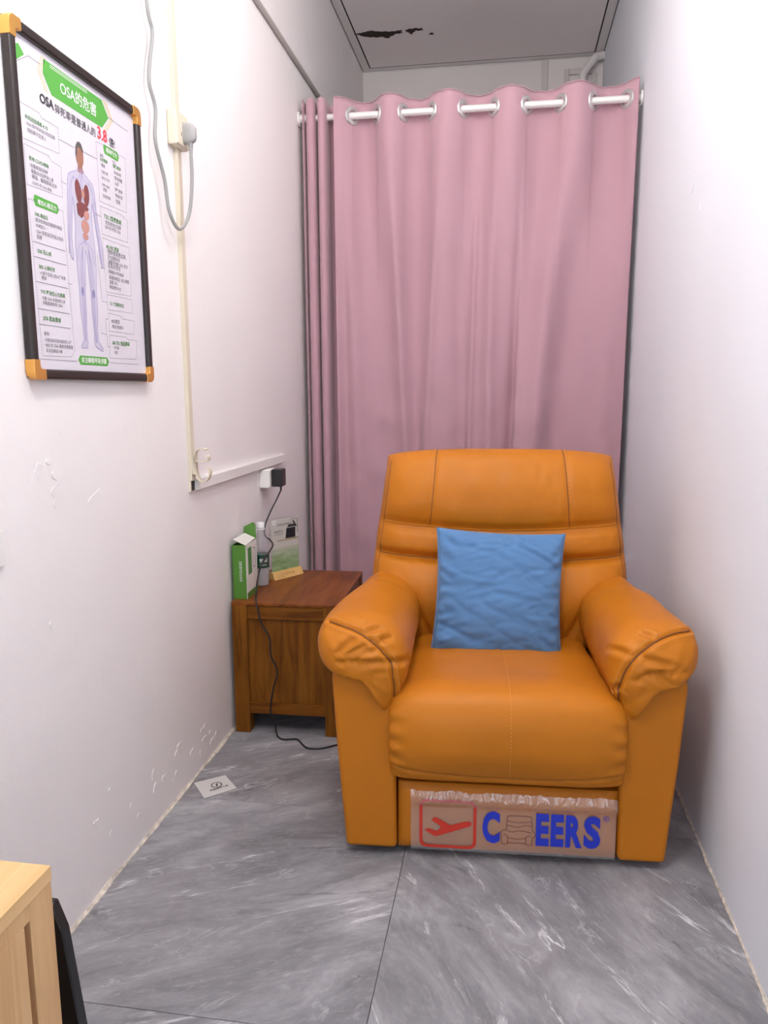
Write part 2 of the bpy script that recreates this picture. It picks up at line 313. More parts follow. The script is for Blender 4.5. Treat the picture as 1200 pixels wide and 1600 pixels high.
wb = struct('wall_back', G().box((XL - 0.1, YB, -0.1), (XR + 0.1, YB + 0.1, ZC + 0.1)), M['backwall'], ang=0)
g = G(); g.box((XL - 0.1, YF - 0.1, -0.1), (-0.87, YF, ZC + 0.1)); g.box((-0.03, YF - 0.1, -0.1), (XR + 0.1, YF, ZC + 0.1)); g.box((-0.87, YF - 0.1, 2.05), (-0.03, YF, ZC + 0.1))
struct('wall_front', g, M['wallr'], ang=0)
g = G()
for a, b in (((-0.87, YF - 0.08, 0), (-0.83, YF + 0.005, 2.05)), ((-0.07, YF - 0.08, 0), (-0.03, YF + 0.005, 2.05)), ((-0.87, YF - 0.08, 2.01), (-0.03, YF + 0.005, 2.05))): g.box(a, b)
struct('added_door_1', g, M['door'], ang=0)  # unseen doorway frame added behind the camera to go with the daylight lamp
# ceiling: dark void above, a grey board and cream cover strips round it
ceil = struct('ceiling', G().box((XL - 0.1, YF - 0.1, ZC + 0.016), (XR + 0.1, YB + 0.1, ZC + 0.1)), M['gap'], ang=0)
BW = 0.062
build('ceiling_board', G().box((XL + BW, YF, ZC), (XR - BW, YB - BW, ZC + 0.003)), M['ceil'], ceil, 0)
struct('trim_1', G().box((XL + 0.006, YF, ZC - 0.001), (XL + BW - 0.008, YB, ZC + 0.002)), M['trim'], ang=0)
struct('trim_2', G().box((XR - BW + 0.008, YF, ZC - 0.001), (XR - 0.006, YB, ZC + 0.002)), M['trim'], ang=0)
struct('trim_3', G().box((XL + BW - 0.008, YB - BW + 0.012, ZC - 0.001), (XR - BW + 0.008, YB - 0.012, ZC + 0.002)), M['trim'], ang=0)
def blob(pts, z, jag=0.008):
    P = []
    for a, b in zip(pts, pts[1:] + pts[:1]):
        for k in range(5): P.append((a[0] + (b[0] - a[0]) * k / 5 + rnd.uniform(-jag, jag), a[1] + (b[1] - a[1]) * k / 5 + rnd.uniform(-jag, jag)))
    return G().prism(P, (0, 0, z), (1, 0, 0), (0, 1, 0), (0, 0, 0.004))
for pts in ([(-0.93, 4.80), (-0.86, 4.845), (-0.78, 4.86), (-0.74, 4.88), (-0.69, 4.83), (-0.655, 4.825), (-0.655, 4.795), (-0.72, 4.80), (-0.79, 4.79), (-0.83, 4.765), (-0.88, 4.79)],
            [(-0.635, 4.80), (-0.60, 4.86), (-0.565, 4.81), (-0.53, 4.815), (-0.535, 4.79), (-0.60, 4.785)], [(-0.505, 4.865), (-0.475, 4.88), (-0.48, 4.86)]):
    build('peeled_patch', blob(pts, ZC - 0.003, 0.006), M['burn'], ceil, 0)
# back wall battens, the small boxed opening and its bent pipe
build('batten', G().box((0.175, YB - 0.018, 0), (0.213, YB, ZC - 0.006), 0.003), M['batten'], wb)
g = G(); g.box((0.315, YB - 0.02, 2.0), (0.345, YB, 3.25), 0.003); g.box((0.345, YB - 0.02, 3.215), (0.505, YB, 3.25), 0.003); g.box((0.485, YB - 0.02, 2.0), (0.515, YB, 3.215), 0.003)
build('batten', g, M['batten'], wb)
pr = thing('drain_pipe', 'cream bent pipe in the upper corner of the back wall, above the curtain', 'pipe', (0.42, 5.26, 0))
p = spline([(0.0, 0, 3.11), (0.002, 0, 3.17), (0.012, 0, 3.20), (0.04, 0, 3.235), (0.07, 0.0, 3.27), (0.09, 0.01, 3.285), (0.132, 0.02, 3.295)], 20)
build('elbow', G().tube(p, 0.024, 14), M['trim'], pr); build('stem', G().tube([(0, 0, 0.0), (0, 0, 3.15)], 0.019, 14), M['trim'], pr); build('coupling', G().tube([(0, 0, 3.09), (0, 0, 3.15)], 0.026, 14), M['trim'], pr)
# crumbling caulk along both floor joints
def caulk(name, x, sgn):
    rows = []; y = -1.2
    while y < 5.3:
        hgt = 0.008 + 0.008 * nz(y * 7, 1, x) + 0.003 * nz(y * 19, 5, x) + rnd.uniform(-0.001, 0.001); wd = (0.007 if sgn > 0 else 0.004) + 0.007 * nz(y * 6, 7, x) + 0.003 * nz(y * 17, 2, x) + rnd.uniform(-0.001, 0.001)
        hgt = max(0.004, hgt); wd = max(0.003, wd)
        rows.append([(x - sgn * 0.003, y, -0.001), (x + sgn * wd, y, -0.001), (x + sgn * wd * 0.9, y, 0.003), (x + sgn * wd * 0.35, y, hgt * 0.6), (x + sgn * 0.0015, y, hgt), (x - sgn * 0.003, y, hgt)]); y += 0.012
    return struct(name, G().loft(rows), M['caulk'], ang=25)
caulk('baseboard_left', XL, 1); caulk('baseboard_right', XR, -1)
# flaked plaster on the left wall, the chips low on the right wall joint
def flakes(name, spots, x, sgn, parent, mt):
    for cy, cz, ry, rz_, rot in spots:
        P = []
        for k in range(26):
            a = 2 * PI * k / 26; r = 1 + 0.45 * nz(math.cos(a) * 1.7 + cy * 9, math.sin(a) * 1.7 + cz * 9, 3) + rnd.uniform(-0.05, 0.05)
            P.append((cy + ry * r * math.cos(a) * math.cos(rot) - rz_ * r * math.sin(a) * math.sin(rot), cz + ry * r * math.cos(a) * math.sin(rot) + rz_ * r * math.sin(a) * math.cos(rot)))
        build(name, G().prism(P, (x - sgn * 0.002, 0, 0), (0, 1, 0), (0, 0, 1), (sgn * rnd.uniform(0.0026, 0.0038), 0, 0)), mt, parent, 0)
def cluster(n, y0, y1, z0, z1, r): return [(rnd.uniform(y0, y1), rnd.uniform(z0, z1), rnd.uniform(0.3, 1) * r, rnd.uniform(0.2, 0.6) * r, rnd.uniform(-0.5, 1.2)) for _ in range(n)]
flakes('paint_flake', cluster(7, 1.47, 1.57, 1.00, 1.08, 0.018) + cluster(3, 1.48, 1.56, 1.085, 1.10, 0.014) + [(1.70, 1.00, 0.030, 0.004, 0.35), (1.91, 1.03, 0.016, 0.003, 0.3), (1.49, 0.74, 0.006, 0.010, 0.3), (1.68, 0.73, 0.004, 0.010, 0.1), (1.46, 1.15, 0.005, 0.007, 0.1), (1.58, 1.16, 0.005, 0.007, 0.1), (1.62, 0.18, 0.010, 0.022, 0)] + cluster(9, 2.16, 2.42, 0.04, 0.16, 0.022) + cluster(9, 1.92, 2.12, 0.04, 0.17, 0.020) + cluster(5, 1.55, 1.85, 0.06, 0.25, 0.014), XL, 1, wl, M['wall'])
flakes('paint_flake', [(2.60, 1.87, 0.006, 0.026, 0.5), (2.50, 1.78, 0.003, 0.012, -0.3)] + cluster(4, 1.55, 1.8, 0.3, 0.7, 0.008), XR, -1, wr, M['wallr'])
# hanging globe lamps added out of frame to light the room
for gx, gy, gz, lab, lm in ((-0.2, 2.25, 2.90, 'added globe lamp hanging out of view above the recliner', 'lamp'), (-0.28, 0.85, 2.55, 'added globe lamp hanging out of view above the oak cabinet end of the room', 'lamp2')):
    gl = thing('added_globe_lamp', lab, 'lamp', (gx, gy, gz))
    build('globe', G().lathe([(0.12 * math.sin(PI * k / 20) + 1e-4, -0.12 * math.cos(PI * k / 20)) for k in range(21)], 40), M[lm], gl); build('cord', G().tube([(0, 0, 0.115), (0, 0, ZC - gz)], 0.005, 8), M['whitep'], gl); build('ceiling_rose', G().lathe([(0.05, ZC - gz - 0.02), (0.05, ZC - gz - 0.005), (0.045, ZC - gz)], 24), M['whitep'], gl)
# thin grey conduit running along the upper left wall
tag(build('wall_conduit', G().tube([(0, -4.0 + 0.5 * k, 0.004 * nz(k, 2, 1)) for k in range(9)] + [(0, 1.25, 0)], 0.011, 10), M['pipe'], None, 35, (XL + 0.010, 4.08, 2.72)), 'thin grey conduit running along the upper left wall to the curtain', 'pipe')

# ------------------------------------------------------------------ recliner
RX, RY, RR = 0.014, 1.895, math.radians(3.0)
rec = thing('recliner', 'tan leather recliner with padded arms standing before the pink curtain', 'armchair', (RX, RY, 0), RR)
def upow(t, k=2.2): return math.copysign(1 - (1 - abs(t)) ** k, t)
def surf(S, nu, nv, u0=-1, u1=1, k=2.2):
    return G().loft([[S(upow(-1 + 2 * i / nu, k), j / nv) for j in range(nv)] for i in range(nu + 1)], True, False)
def prof(pts, n=240):
    tab = spline(pts, n, True)
    def f(v):
        t = (v % 1) * n; i = int(t); return tab[i % n].lerp(tab[(i + 1) % n], t - i)
    return f
def normal(S, u, v, inside):
    a = Vector(S(u + 1e-3, v)) - Vector(S(u - 1e-3, v)); b = Vector(S(u, v + 1e-3)) - Vector(S(u, v - 1e-3)); n = a.cross(b)
    if n.length < 1e-12: n = Vector((0, -1, 0))
    n.normalize(); p = Vector(S(u, v))
    return p, (n if n.dot(p - inside) > 0 else -n)
def seam_on(S, uv, inside, lift, r, g): 
    g.tube([p + n * lift for p, n in (normal(S, u, v, inside) for u, v in uv)], r, 6)
def stitch_on(S, uv, inside, g, step=2, side=0.0):
    pts = [normal(S, u, v, inside) for u, v in uv]
    for i in range(0, len(pts) - 1, step):
        a = pts[i][0] + pts[i][1] * 0.0014; b = a.lerp(pts[i + 1][0] + pts[i + 1][1] * 0.0014, 0.8); g.tube([a, b], 0.0009, 4)
seams, thread = G(), G()
# -- backrest: closed side profile (y,z) carried across the width
BP = prof([(0.58, 0.40), (0.555, 0.47), (0.545, 0.54), (0.556, 0.61), (0.59, 0.668), (0.628, 0.692), (0.606, 0.722), (0.612, 0.765), (0.634, 0.797), (0.619, 0.83), (0.614, 0.88), (0.630, 0.95), (0.665, 1.01), (0.715, 1.045), (0.775, 1.047), (0.825, 1.015), (0.85, 0.95), (0.855, 0.80), (0.845, 0.60), (0.83, 0.40), (0.70, 0.37)])
def back(u, v):
    y, z = BP(v); u = max(-1, min(1, u))
    s = (1 - abs(u) ** 9) ** (1 / 3.2); ym = 0.685 + 0.12 * (z - 0.4) / 0.6
    fr = sm(0, 0.06, ym - y)
    hw = 0.432 - 0.045 * sm(0.55, 1.05, z) - 0.03 * sm(0.62, 0.42, z)
    yy = ym + (y - ym) * s - fr * 0.014 * (1 - u * u) * s
    warp = fr * 0.024 * (abs(u) ** 1.6 - 0.35) * sm(0.62, 0.70, z) * sm(0.95, 0.80, z)
    top = sm(0.93, 1.04, z)
    zz = z + warp - top * 0.020 * abs(u) ** 3 - top * 0.02 * (1 - s)
    # soft vertical seams of the head roll
    gr = sum(math.exp(-((abs(u) - 0.56) / 0.022) ** 2) for _ in (0,)) * sm(0.76, 0.80, z) * fr
    yy += 0.006 * gr
    wr = 0.0035 * fr * (nz(u * 5, z * 9, 1.0) + 0.6 * nz(u * 13, z * 16, 4.0)); yy += wr
    # creases running down to the arm pads
    yy += 0.010 * fr * math.exp(-((abs(u) - 0.70 - (0.60 - z) * -0.9) / 0.03) ** 2) * sm(0.62, 0.52, z)
    return (u * hw, yy, zz)
bc = Vector((0, 0.71, 0.72))
bo = build('backrest', surf(back, 120, 180, k=2.0), M['leather'], rec, 60, weld=True)
def v_at(z, front=True):
    best = min(range(800), key=lambda k: (abs(BP(k / 800)[1] - z) + (0 if BP(k / 800)[0] < 0.70 else 9))); return best / 800
vs = v_at(0.797); vg = v_at(0.692); vt = v_at(1.03)
seam_on(back, [(-0.93 + 1.86 * k / 60, vs) for k in range(61)], bc, 0.0005, 0.0026, G_ := G()); build('piping', G_, M['leather'], bo)
for sg in (-1, 1):
    line = [(sg * (0.56 - 0.02 * k / 60), vs + (vt + 0.06 - vs) * k / 60) for k in range(61)]
    seam_on(back, line, bc, -0.0004, 0.0018, seams); stitch_on(back, [(u + sg * 0.018, v) for u, v in line], bc, thread)
    seam_on(back, [(sg * 0.945, v_at(0.50) + (vt - v_at(0.50)) * k / 70) for k in range(71)], bc, -0.0004, 0.0016, seams)
    stitch_on(back, [(sg * (0.60 + 0.34 * k / 30), vs + 0.006) for k in range(31)], bc, thread)
    seam_on(back, [(sg * (0.30 + 0.64 * k / 30), vg) for k in range(31)], bc, 0.0, 0.0016, seams)
# -- seat cushion
SP = prof([(0.62, 0.43), (0.45, 0.438), (0.25, 0.452), (0.10, 0.470), (0.03, 0.470), (-0.015, 0.450), (-0.040, 0.400), (-0.045, 0.340), (-0.036, 0.285), (-0.022, 0.248), (0.0, 0.228), (0.08, 0.222), (0.35, 0.222), (0.62, 0.25)])
def seat(u, v):
    y, z = SP(v); u = max(-1, min(1, u)); s = (1 - abs(u) ** 8) ** (1 / 3.0)
    f = sm(0.10, -0.02, y); zt = sm(0.30, 0.42, z)
    hw = 0.306 - 0.012 * (1 - f) - 0.02 * sm(0.3, 0.6, y)
    zc = 0.33; zz = zc + (z - zc) * (0.80 + 0.20 * s) + zt * 0.016 * (1 - u * u)
    yy = (0.10 + (y - 0.10) * (0.72 + 0.28 * s)) if y < 0.10 else y
    yy -= f * 0.018 * (1 - u * u) * sm(0.22, 0.34, z)
    g0 = math.exp(-((u - 0.02) / 0.014) ** 2); zz -= zt * g0 * 0.005 * sm(0.66, 0.5, y); yy += f * (1 - zt) * g0 * 0.004
    zl = 0.272 - 0.022 * (1 - u * u); g1 = math.exp(-((z - zl) / 0.007) ** 2) * f; yy += g1 * 0.006
    # gathered edges
    e = sm(0.80, 0.98, abs(u)); yy += f * 0.004 * e * math.sin(z * 130); zz += 0.002 * nz(u * 4, y * 6, 2)
    return (u * hw, yy, zz)
sc_ = Vector((0, 0.25, 0.34))
so = build('seat', surf(seat, 120, 160, k=2.0), M['leather'], rec, 60, weld=True)
tabS = [SP(k / 800) for k in range(800)]
sv = lambda y0, z0: min(range(800), key=lambda k: (tabS[k][0] - y0) ** 2 + (tabS[k][1] - z0) ** 2) / 800
va, vb = sv(0.5, 0.436), sv(-0.03, 0.258)
line = [(0.02, va + (vb - va) * k / 110) for k in range(111)]
seam_on(seat, line, sc_, -0.0008, 0.0014, seams); stitch_on(seat, [(u + 0.012, v) for u, v in line], sc_, thread)
vl = [sv(-0.03, 0.272 - 0.022 * (1 - (-1 + 2 * k / 60) ** 2)) for k in range(61)]
stitch_on(seat, [(-0.95 + 1.9 * k / 180, vl[0] + (vl[30] - vl[0]) * (1 - (-0.95 + 1.9 * k / 180) ** 2)) for k in range(181)], sc_, thread)
# -- arms
AP = prof([(0.306, 0.405), (0.276, 0.455), (0.256, 0.525), (0.268, 0.600), (0.315, 0.648), (0.385, 0.664), (0.450, 0.660), (0.490, 0.636), (0.503, 0.582), (0.478, 0.535), (0.425, 0.515), (0.36, 0.49)])
def arm(sx):
    def S(t, a):
        # t 0 front .. 1 back
        x, z = AP(a); D = 0.70; y0 = -0.035
        y = y0 + D * t
        fr = max(0.0, 1 - t / 0.17); s = (1 - fr ** 3.2) ** 0.5 if fr < 1 else 0.0
        bk = max(0.0, (t - 0.86) / 0.14); s *= (1 - min(1, bk) ** 3) ** 0.5
        cx, cz = 0.375, 0.545
        # nose droops toward the inner lower corner
        dx, dz = x - cx, z - cz
        low = -0.020 * fr ** 1.5
        rad = math.atan2(dz, dx)
        x = cx + dx * (0.30 + 0.70 * s); z = cz + dz * (0.22 + 0.78 * s) + low
        if fr > 0: y += 0.05 * max(0.0, (0.60 - z)) * fr
        # flatter and narrower toward the back
        z -= 0.020 * sm(0.45, 1.0, t) * sm(0.55, 0.64, z); x -= 0.055 * sm(0.12, 0.95, t) * sm(0.36, 0.49, x)
        if sx > 0: x -= 0.022 * sm(0.36, 0.49, x)
        d = 0.004 * nz(a * 6, t * 5, 11 + sx) + 0.0025 * nz(a * 17, t * 9, 5 + sx) * sm(0.35, 0.05, t)
        x += d * math.cos(rad); z += d * math.sin(rad); y -= d * 0.6 * fr
        return (sx * x, y, z)
    return S
SEAM = {-1: [(-0.466, 0.650), (-0.434, 0.640), (-0.400, 0.628), (-0.370, 0.612), (-0.343, 0.593), (-0.323, 0.573), (-0.305, 0.552), (-0.296, 0.535), (-0.294, 0.510), (-0.290, 0.475), (-0.292, 0.447)],
        1: [(0.460, 0.652), (0.412, 0.642), (0.368, 0.622), (0.338, 0.600), (0.313, 0.575), (0.295, 0.548), (0.284, 0.516), (0.279, 0.480), (0.290, 0.447)]}
CREASE = {-1: [[(-0.368, 0.617), (-0.349, 0.628), (-0.324, 0.637)], [(-0.331, 0.593), (-0.315, 0.604), (-0.295, 0.611)], [(-0.301, 0.547), (-0.282, 0.545), (-0.266, 0.548), (-0.250, 0.557)], [(-0.440, 0.555), (-0.418, 0.580), (-0.386, 0.606)], [(-0.421, 0.552), (-0.384, 0.572), (-0.349, 0.591)], [(-0.390, 0.548), (-0.362, 0.566), (-0.330, 0.572)], [(-0.440, 0.535), (-0.40, 0.540), (-0.353, 0.540), (-0.298, 0.543)]],
          1: [[(0.365, 0.628), (0.345, 0.636), (0.327, 0.642)], [(0.309, 0.579), (0.290, 0.588), (0.275, 0.595), (0.258, 0.600)], [(0.322, 0.579), (0.350, 0.569), (0.375, 0.563), (0.428, 0.551)], [(0.283, 0.500), (0.265, 0.490)], [(0.438, 0.540), (0.386, 0.538), (0.338, 0.530), (0.312, 0.508)]]}
from mathutils.bvhtree import BVHTree
from mathutils.kdtree import KDTree
RD = Vector((0, 1, -0.36)).normalized()
def cast(g, L, n):
    bv = BVHTree.FromPolygons(g.v, g.f); out = []
    for x, z, _ in spline([(a, b, 0) for a, b in L], n):
        h = bv.ray_cast(Vector((x, 0.02, z)) - RD * 0.5, RD, 0.75)
        if h[0] is not None: out.append((h[0], h[1] if h[1].dot(RD) < 0 else -h[1]))
    return out
def groove(g, pts, depth, wd, taper):
    kd = KDTree(len(pts))
    for i, (p, n) in enumerate(pts): kd.insert(p, i)
    kd.balance()
    for k, v in enumerate(g.v):
        if v[1] > 0.3: continue
        co, i, r = kd.find(v)
        if r < wd * 4:
            q = i / max(1, len(pts) - 1); f = math.sin(min(1, max(0, q)) * PI) ** 0.5 if taper else 1.0
            dd = f * depth * (-math.exp(-(r / wd) ** 2) + 0.45 * math.exp(-((r - 2.2 * wd) / (wd * 1.2)) ** 2))
            g.v[k] = tuple(Vector(v) + pts[i][1] * dd)
for sx, side in ((-1, 'left'), (1, 'right')):
    S = arm(sx)
    g = G(); nt_, na = 150, 168
    g.loft([[S((i / nt_) ** 1.5, j / na) for j in range(na)] for i in range(nt_ + 1)], True, True)
    for L in CREASE[sx]: groove(g, cast(g, L, 40), 0.0075, 0.0075, True)
    sp = cast(g, SEAM[sx], 90); groove(g, sp, 0.006, 0.006, False)
    build('arm_pad', g, M['leather'], rec, 70)
    sp = cast(g, SEAM[sx], 90); seams.tube([p + n * 0.0004 for p, n in sp], 0.0019, 6)
    st = cast(g, [(a - sx * 0.012, b + 0.010) for a, b in SEAM[sx]], 130)
    for i in range(0, len(st) - 1, 2):
        A = st[i][0] + st[i][1] * 0.0008; thread.tube([A, A.lerp(st[i + 1][0] + st[i + 1][1] * 0.0008, 0.85)], 0.0010, 4)
    ic = Vector((sx * 0.375, 0.3, 0.55))
    def nrm(t, a):
        A = Vector(S(t + 1e-3, a)) - Vector(S(t - 1e-3, a)); B = Vector(S(t, a + 1e-3)) - Vector(S(t, a - 1e-3)); n = A.cross(B).normalized(); q = Vector(S(t, a))
        return q, (n if n.dot(q - ic) > 0 else -n)
    q3 = [nrm(0.66, a) for a in [0.14 + 0.30 * k / 60 for k in range(61)]]; seams.tube([P_ + n_ * -0.0006 for P_, n_ in q3], 0.0012, 5)
    # front / side panel under the pad
    inx = 0.286 if sx < 0 else 0.297; oux = 0.424 if sx < 0 else 0.418
    o = [(inx, 0.022), (oux, 0.022), (oux + 0.022, 0.30), (oux + 0.034, 0.50), (oux + 0.028, 0.535), (0.41, 0.538), (0.365, 0.525), (0.33, 0.500), (0.305, 0.462), (0.290, 0.430)]
    P = [(sx * a, b) for a, b in o]
    if sx < 0: P.reverse()
    g = G().prism(P, (0, 0.0, 0), (1, 0, 0), (0, 0, 1), (0, 0.70, 0), 0.012, 3)
    ap = build('arm_panel', g, M['leather'], rec, 50)
    rim = spline([(sx * a, -0.001, b) for a, b in [(oux + 0.030, 0.524), (0.41, 0.534), (0.365, 0.521), (0.33, 0.496), (0.305, 0.458)]], 24); seams.tube([(x, y + 0.004, z) for x, y, z in rim], 0.0020, 6)
build('seam', seams, M['seam'], rec); tag(build('stitching', thread, M['thread'], rec, 0), 'tan stitches along the seams', kind='stuff')
# -- body under the seat, rear panel, feet
g = G().box((-0.28, 0.06, 0.035), (0.28, 0.74, 0.23), 0.01); build('base_frame', g, M['lining'], rec)
g = G().box((-0.40, 0.70, 0.035), (0.40, 0.76, 0.52), 0.02, 3); build('rear_panel', g, M['leather'], rec)
for fx in (-0.36, 0.36, ):
    for fy in (0.10, 0.62): build('foot', G().lathe([(0.024, 0), (0.026, 0.004), (0.022, 0.022), (0.022, 0.026)], 16, (fx, fy, 0)), M['black'], rec)
build('foot', G().lathe([(0.018, 0), (0.02, 0.004), (0.016, 0.036)], 16, (0.2, 0.12, 0)), M['black'], rec)
# -- footrest flap, with its plastic film and the printed marks
g = G(); nx, nv = 40, 12
def frest(i, j):
    x = -0.283 + 0.577 * i / nx; z = 0.020 + 0.190 * j / nv
    e = (1 - abs(-1 + 2 * i / nx) ** 10) ** 0.3 if abs(-1 + 2 * i / nx) < 1 else 0
    e2 = (1 - abs(-1 + 2 * j / nv) ** 6) ** 0.4 if abs(-1 + 2 * j / nv) < 1 else 0
    return x, z, 0.020 * e * e2
g.loft([[(frest(i, j)[0], 0.020 - frest(i, j)[2], frest(i, j)[1]) for i in range(nx + 1)] for j in range(nv + 1)], False)
g.box((-0.283, 0.0202, 0.020), (0.294, 0.06, 0.210)); build('footrest', g, M['leather'], rec, 50)
def film_y(x, z):
    # gathered along its top edge, smooth below
    t = sm(0.148, 0.188, z)
    rg = lambda a, b, c: 1 - 2.2 * abs(nz(a, b, c))
    f = 0.0042 * rg(x * 34 + z * 12, z * 9, 2) + 0.0030 * rg(x * 62 - z * 30, z * 22, 6) + 0.0022 * nz(x * 120, z * 70, 4)
    bulge = 0.010 * sm(0.150, 0.174, z) * sm(0.206, 0.180, z)
    return -0.0055 - bulge - t * f - 0.0008 * nz(x * 20, z * 20, 4) - 0.0016 * sm(0.045, 0.032, z) * nz(x * 90, z * 60, 1)
xs = [-0.247 + 0.535 * i / 300 for i in range(301)]; zs = [0.030 + 0.172 * j / 60 for j in range(61)]
def topj(x): return 0.006 * nz(x * 18, 0, 5) + 0.003 * nz(x * 60, 0, 2)
rows = [[(x, film_y(x, z), z + topj(x) * sm(0.15, 0.202, z)) for x in xs] for z in zs]
film = build('plastic_wrap', G().loft(rows, False), M['film'], rec, 80); film['label'] = 'wrinkled clear plastic film with red and blue print'
PO, PX, PZ = (0, -0.0076, 0), (1, 0, 0), (0, 0, 1)
g = G(); outer = rrect(-0.224, 0.038, -0.073, 0.177, 0.020, 6); inner = rrect(-0.216, 0.046, -0.081, 0.169, 0.013, 6); n = len(outer)
g.add([(x, PO[1], z) for x, z in outer + inner], [(i, (i + 1) % n, n + (i + 1) % n, n + i) for i in range(n)])
# the reclining arrow-like figure inside the red frame
icon = [(-0.199, 0.075), (-0.190, 0.079), (-0.172, 0.073), (-0.160, 0.083), (-0.168, 0.090), (-0.183, 0.099), (-0.178, 0.106), (-0.172, 0.107), (-0.140, 0.089), (-0.105, 0.100), (-0.096, 0.101), (-0.092, 0.096), (-0.094, 0.090), (-0.102, 0.087), (-0.135, 0.074), (-0.165, 0.063), (-0.175, 0.060)]
build('red_frame', g, M['redink'], film, 0); g = G(); icon = [(-0.1485 + (x + 0.146) * 1.17, 0.098 + (z - 0.084) * 1.17) for x, z in icon]; flat(g, icon, PO, PX, PZ); build('red_mark', g, M['redink'], film, 0)
g = G(); text(g, 'C', (-0.057, PO[1], 0.059), PX, PZ, 0.046, 0.092, 0.05, True); build('blue_letter', g, M['blueink'], film, 0); g = G(); 
for ch, a, b in (('E', 714, 774), ('E', 782, 842), ('R', 850, 926), ('S', 932, 1010)):
    g = G(); text(g, ch, ((a / 3 - 189) * 0.00169, PO[1], 0.059), PX, PZ, (b - a) / 3 * 0.00169, 0.092, 0.05, True); build('blue_letter', g, M['blueink'], film, 0)
g = G(); ribbon(g, ell(0.262, 0.146, 0.0072, 0.0072), 0.0013, PO, PX, PZ, True); text(g, 'R', (0.2592, PO[1], 0.1423), PX, PZ, h=0.0075, bold=0.01); build('trade_mark', g, M['blueink'], film, 0)
g = G()
for L in ([(-0.021, 0.047), (-0.021, 0.066), (-0.024, 0.074), (-0.019, 0.083), (-0.009, 0.085), (-0.008, 0.117), (0.002, 0.121), (0.048, 0.121), (0.055, 0.116), (0.057, 0.085), (0.063, 0.080), (0.064, 0.070), (0.057, 0.064), (0.057, 0.047)],
          [(-0.021, 0.047), (-0.007, 0.047), (-0.007, 0.068), (-0.017, 0.072)], [(0.057, 0.047), (0.042, 0.047), (0.042, 0.068), (0.055, 0.070)], [(-0.007, 0.050), (0.042, 0.050)], [(-0.007, 0.064), (0.018, 0.060), (0.042, 0.064)], [(-0.008, 0.083), (0.005, 0.079), (0.028, 0.083), (0.055, 0.078)], [(-0.008, 0.097), (0.02, 0.092), (0.04, 0.098), (0.057, 0.095)], [(-0.008, 0.107), (0.022, 0.104), (0.056, 0.107)]):
    L = [(-0.009 + (x + 0.024) * 1.02, 0.060 + (z - 0.047) * 1.08) for x, z in L]; ribbon(g, spline(L, 24) if len(L) > 3 else L, 0.0014, PO, PX, PZ)
build('chair_drawing', g, M['thinink'], film, 0)

# ------------------------------------------------------------------ pillow
def pillow():
    h = 0.203; n = 70; rows = {}
    def pt(i, j, side):
        u, v = -1 + 2 * i / n, -1 + 2 * j / n
        pin = 0.07; x = u * h * (1 - pin * (1 - abs(u) ** 2) * 0 - 0.055 * (1 - v * v) * 0 - 0.06 * (1 - v * v) * abs(u) ** 3) ; z = v * h * (1 - 0.05 * (1 - u * u) * abs(v) ** 3)
        e = max(0.0, (1 - u ** 2)) * max(0.0, (1 - v ** 2)); t = 0.070 * e ** 0.42
        wr = 0.0
        if side < 0:
            cr = sm(0.55, 1.0, abs(u)) * 1.0 + sm(0.6, 1.0, abs(v)) * 0.8
            ang = math.atan2(v, u)
            wr = 0.004 * nz(u * 1.6 + 3, v * 5 + u * 1.2, 2) + 0.0028 * nz(u * 3 + v * 2, v * 13 - u * 3, 7) * (0.4 + nz(u * 2, v * 2, 9)) * 1.6
            rg = lambda a, b, c: max(0.0, 1 - 5 * abs(nz(a, b, c)))
            wr -= 0.0030 * rg(u * 1.3 + 4, v * 3.6 + u * 0.8, 2) + 0.0022 * rg(u * 2.2, v * 6.5 - u * 0.7, 8)
            wr += 0.006 * cr * math.sin(ang * 26 + 3 * nz(u * 3, v * 3, 5)) * 0.6
            wr -= 0.010 * math.exp(-((v + 0.62 - 0.10 * math.sin(u * 5)) / 0.05) ** 2) * sm(0.2, -0.9, u)
            wr += 0.012 * math.exp(-((v + 0.75) / 0.08) ** 2) * sm(-0.35, -0.85, u)
            wr -= 0.008 * math.exp(-((v - 0.80 + (u - 0.2) * 0.5) / 0.04) ** 2) * sm(0.0, 0.6, u)
            wr *= min(1, e * 8)
        return (x, side * t - wr * (1 if side < 0 else 0), z)
    g = G()
    for sd in (-1, 1): g.loft([[pt(i, j, sd) for i in range(n + 1)] for j in range(n + 1)], False)
    return g
pil = thing('pillow', 'square blue cloth pillow leaning on the recliner back', 'pillow', (-0.017, 2.374, 0.610), 0)
pb = build('cushion', pillow(), M['pillow'], pil, 75, weld=True)
h = 0.203; g = G()
edge = [(-h + 2 * h * k / 30, 0, -h * (1 - 0.05 * (1 - (-1 + k / 15) ** 2))) for k in range(31)]; g.tube(edge, 0.0022, 6)
edge = [(h * (1 - 0.06 * (1 - (-1 + k / 15) ** 2)), 0, -h + 2 * h * k / 30) for k in range(31)]; g.tube(edge, 0.0022, 6); g.tube([(-x, y, z) for x, y, z in edge], 0.0022, 6)
build('seam', g, M['pillow'], pil)
pil.rotation_euler = (math.radians(-17), math.radians(2.2), math.radians(3))

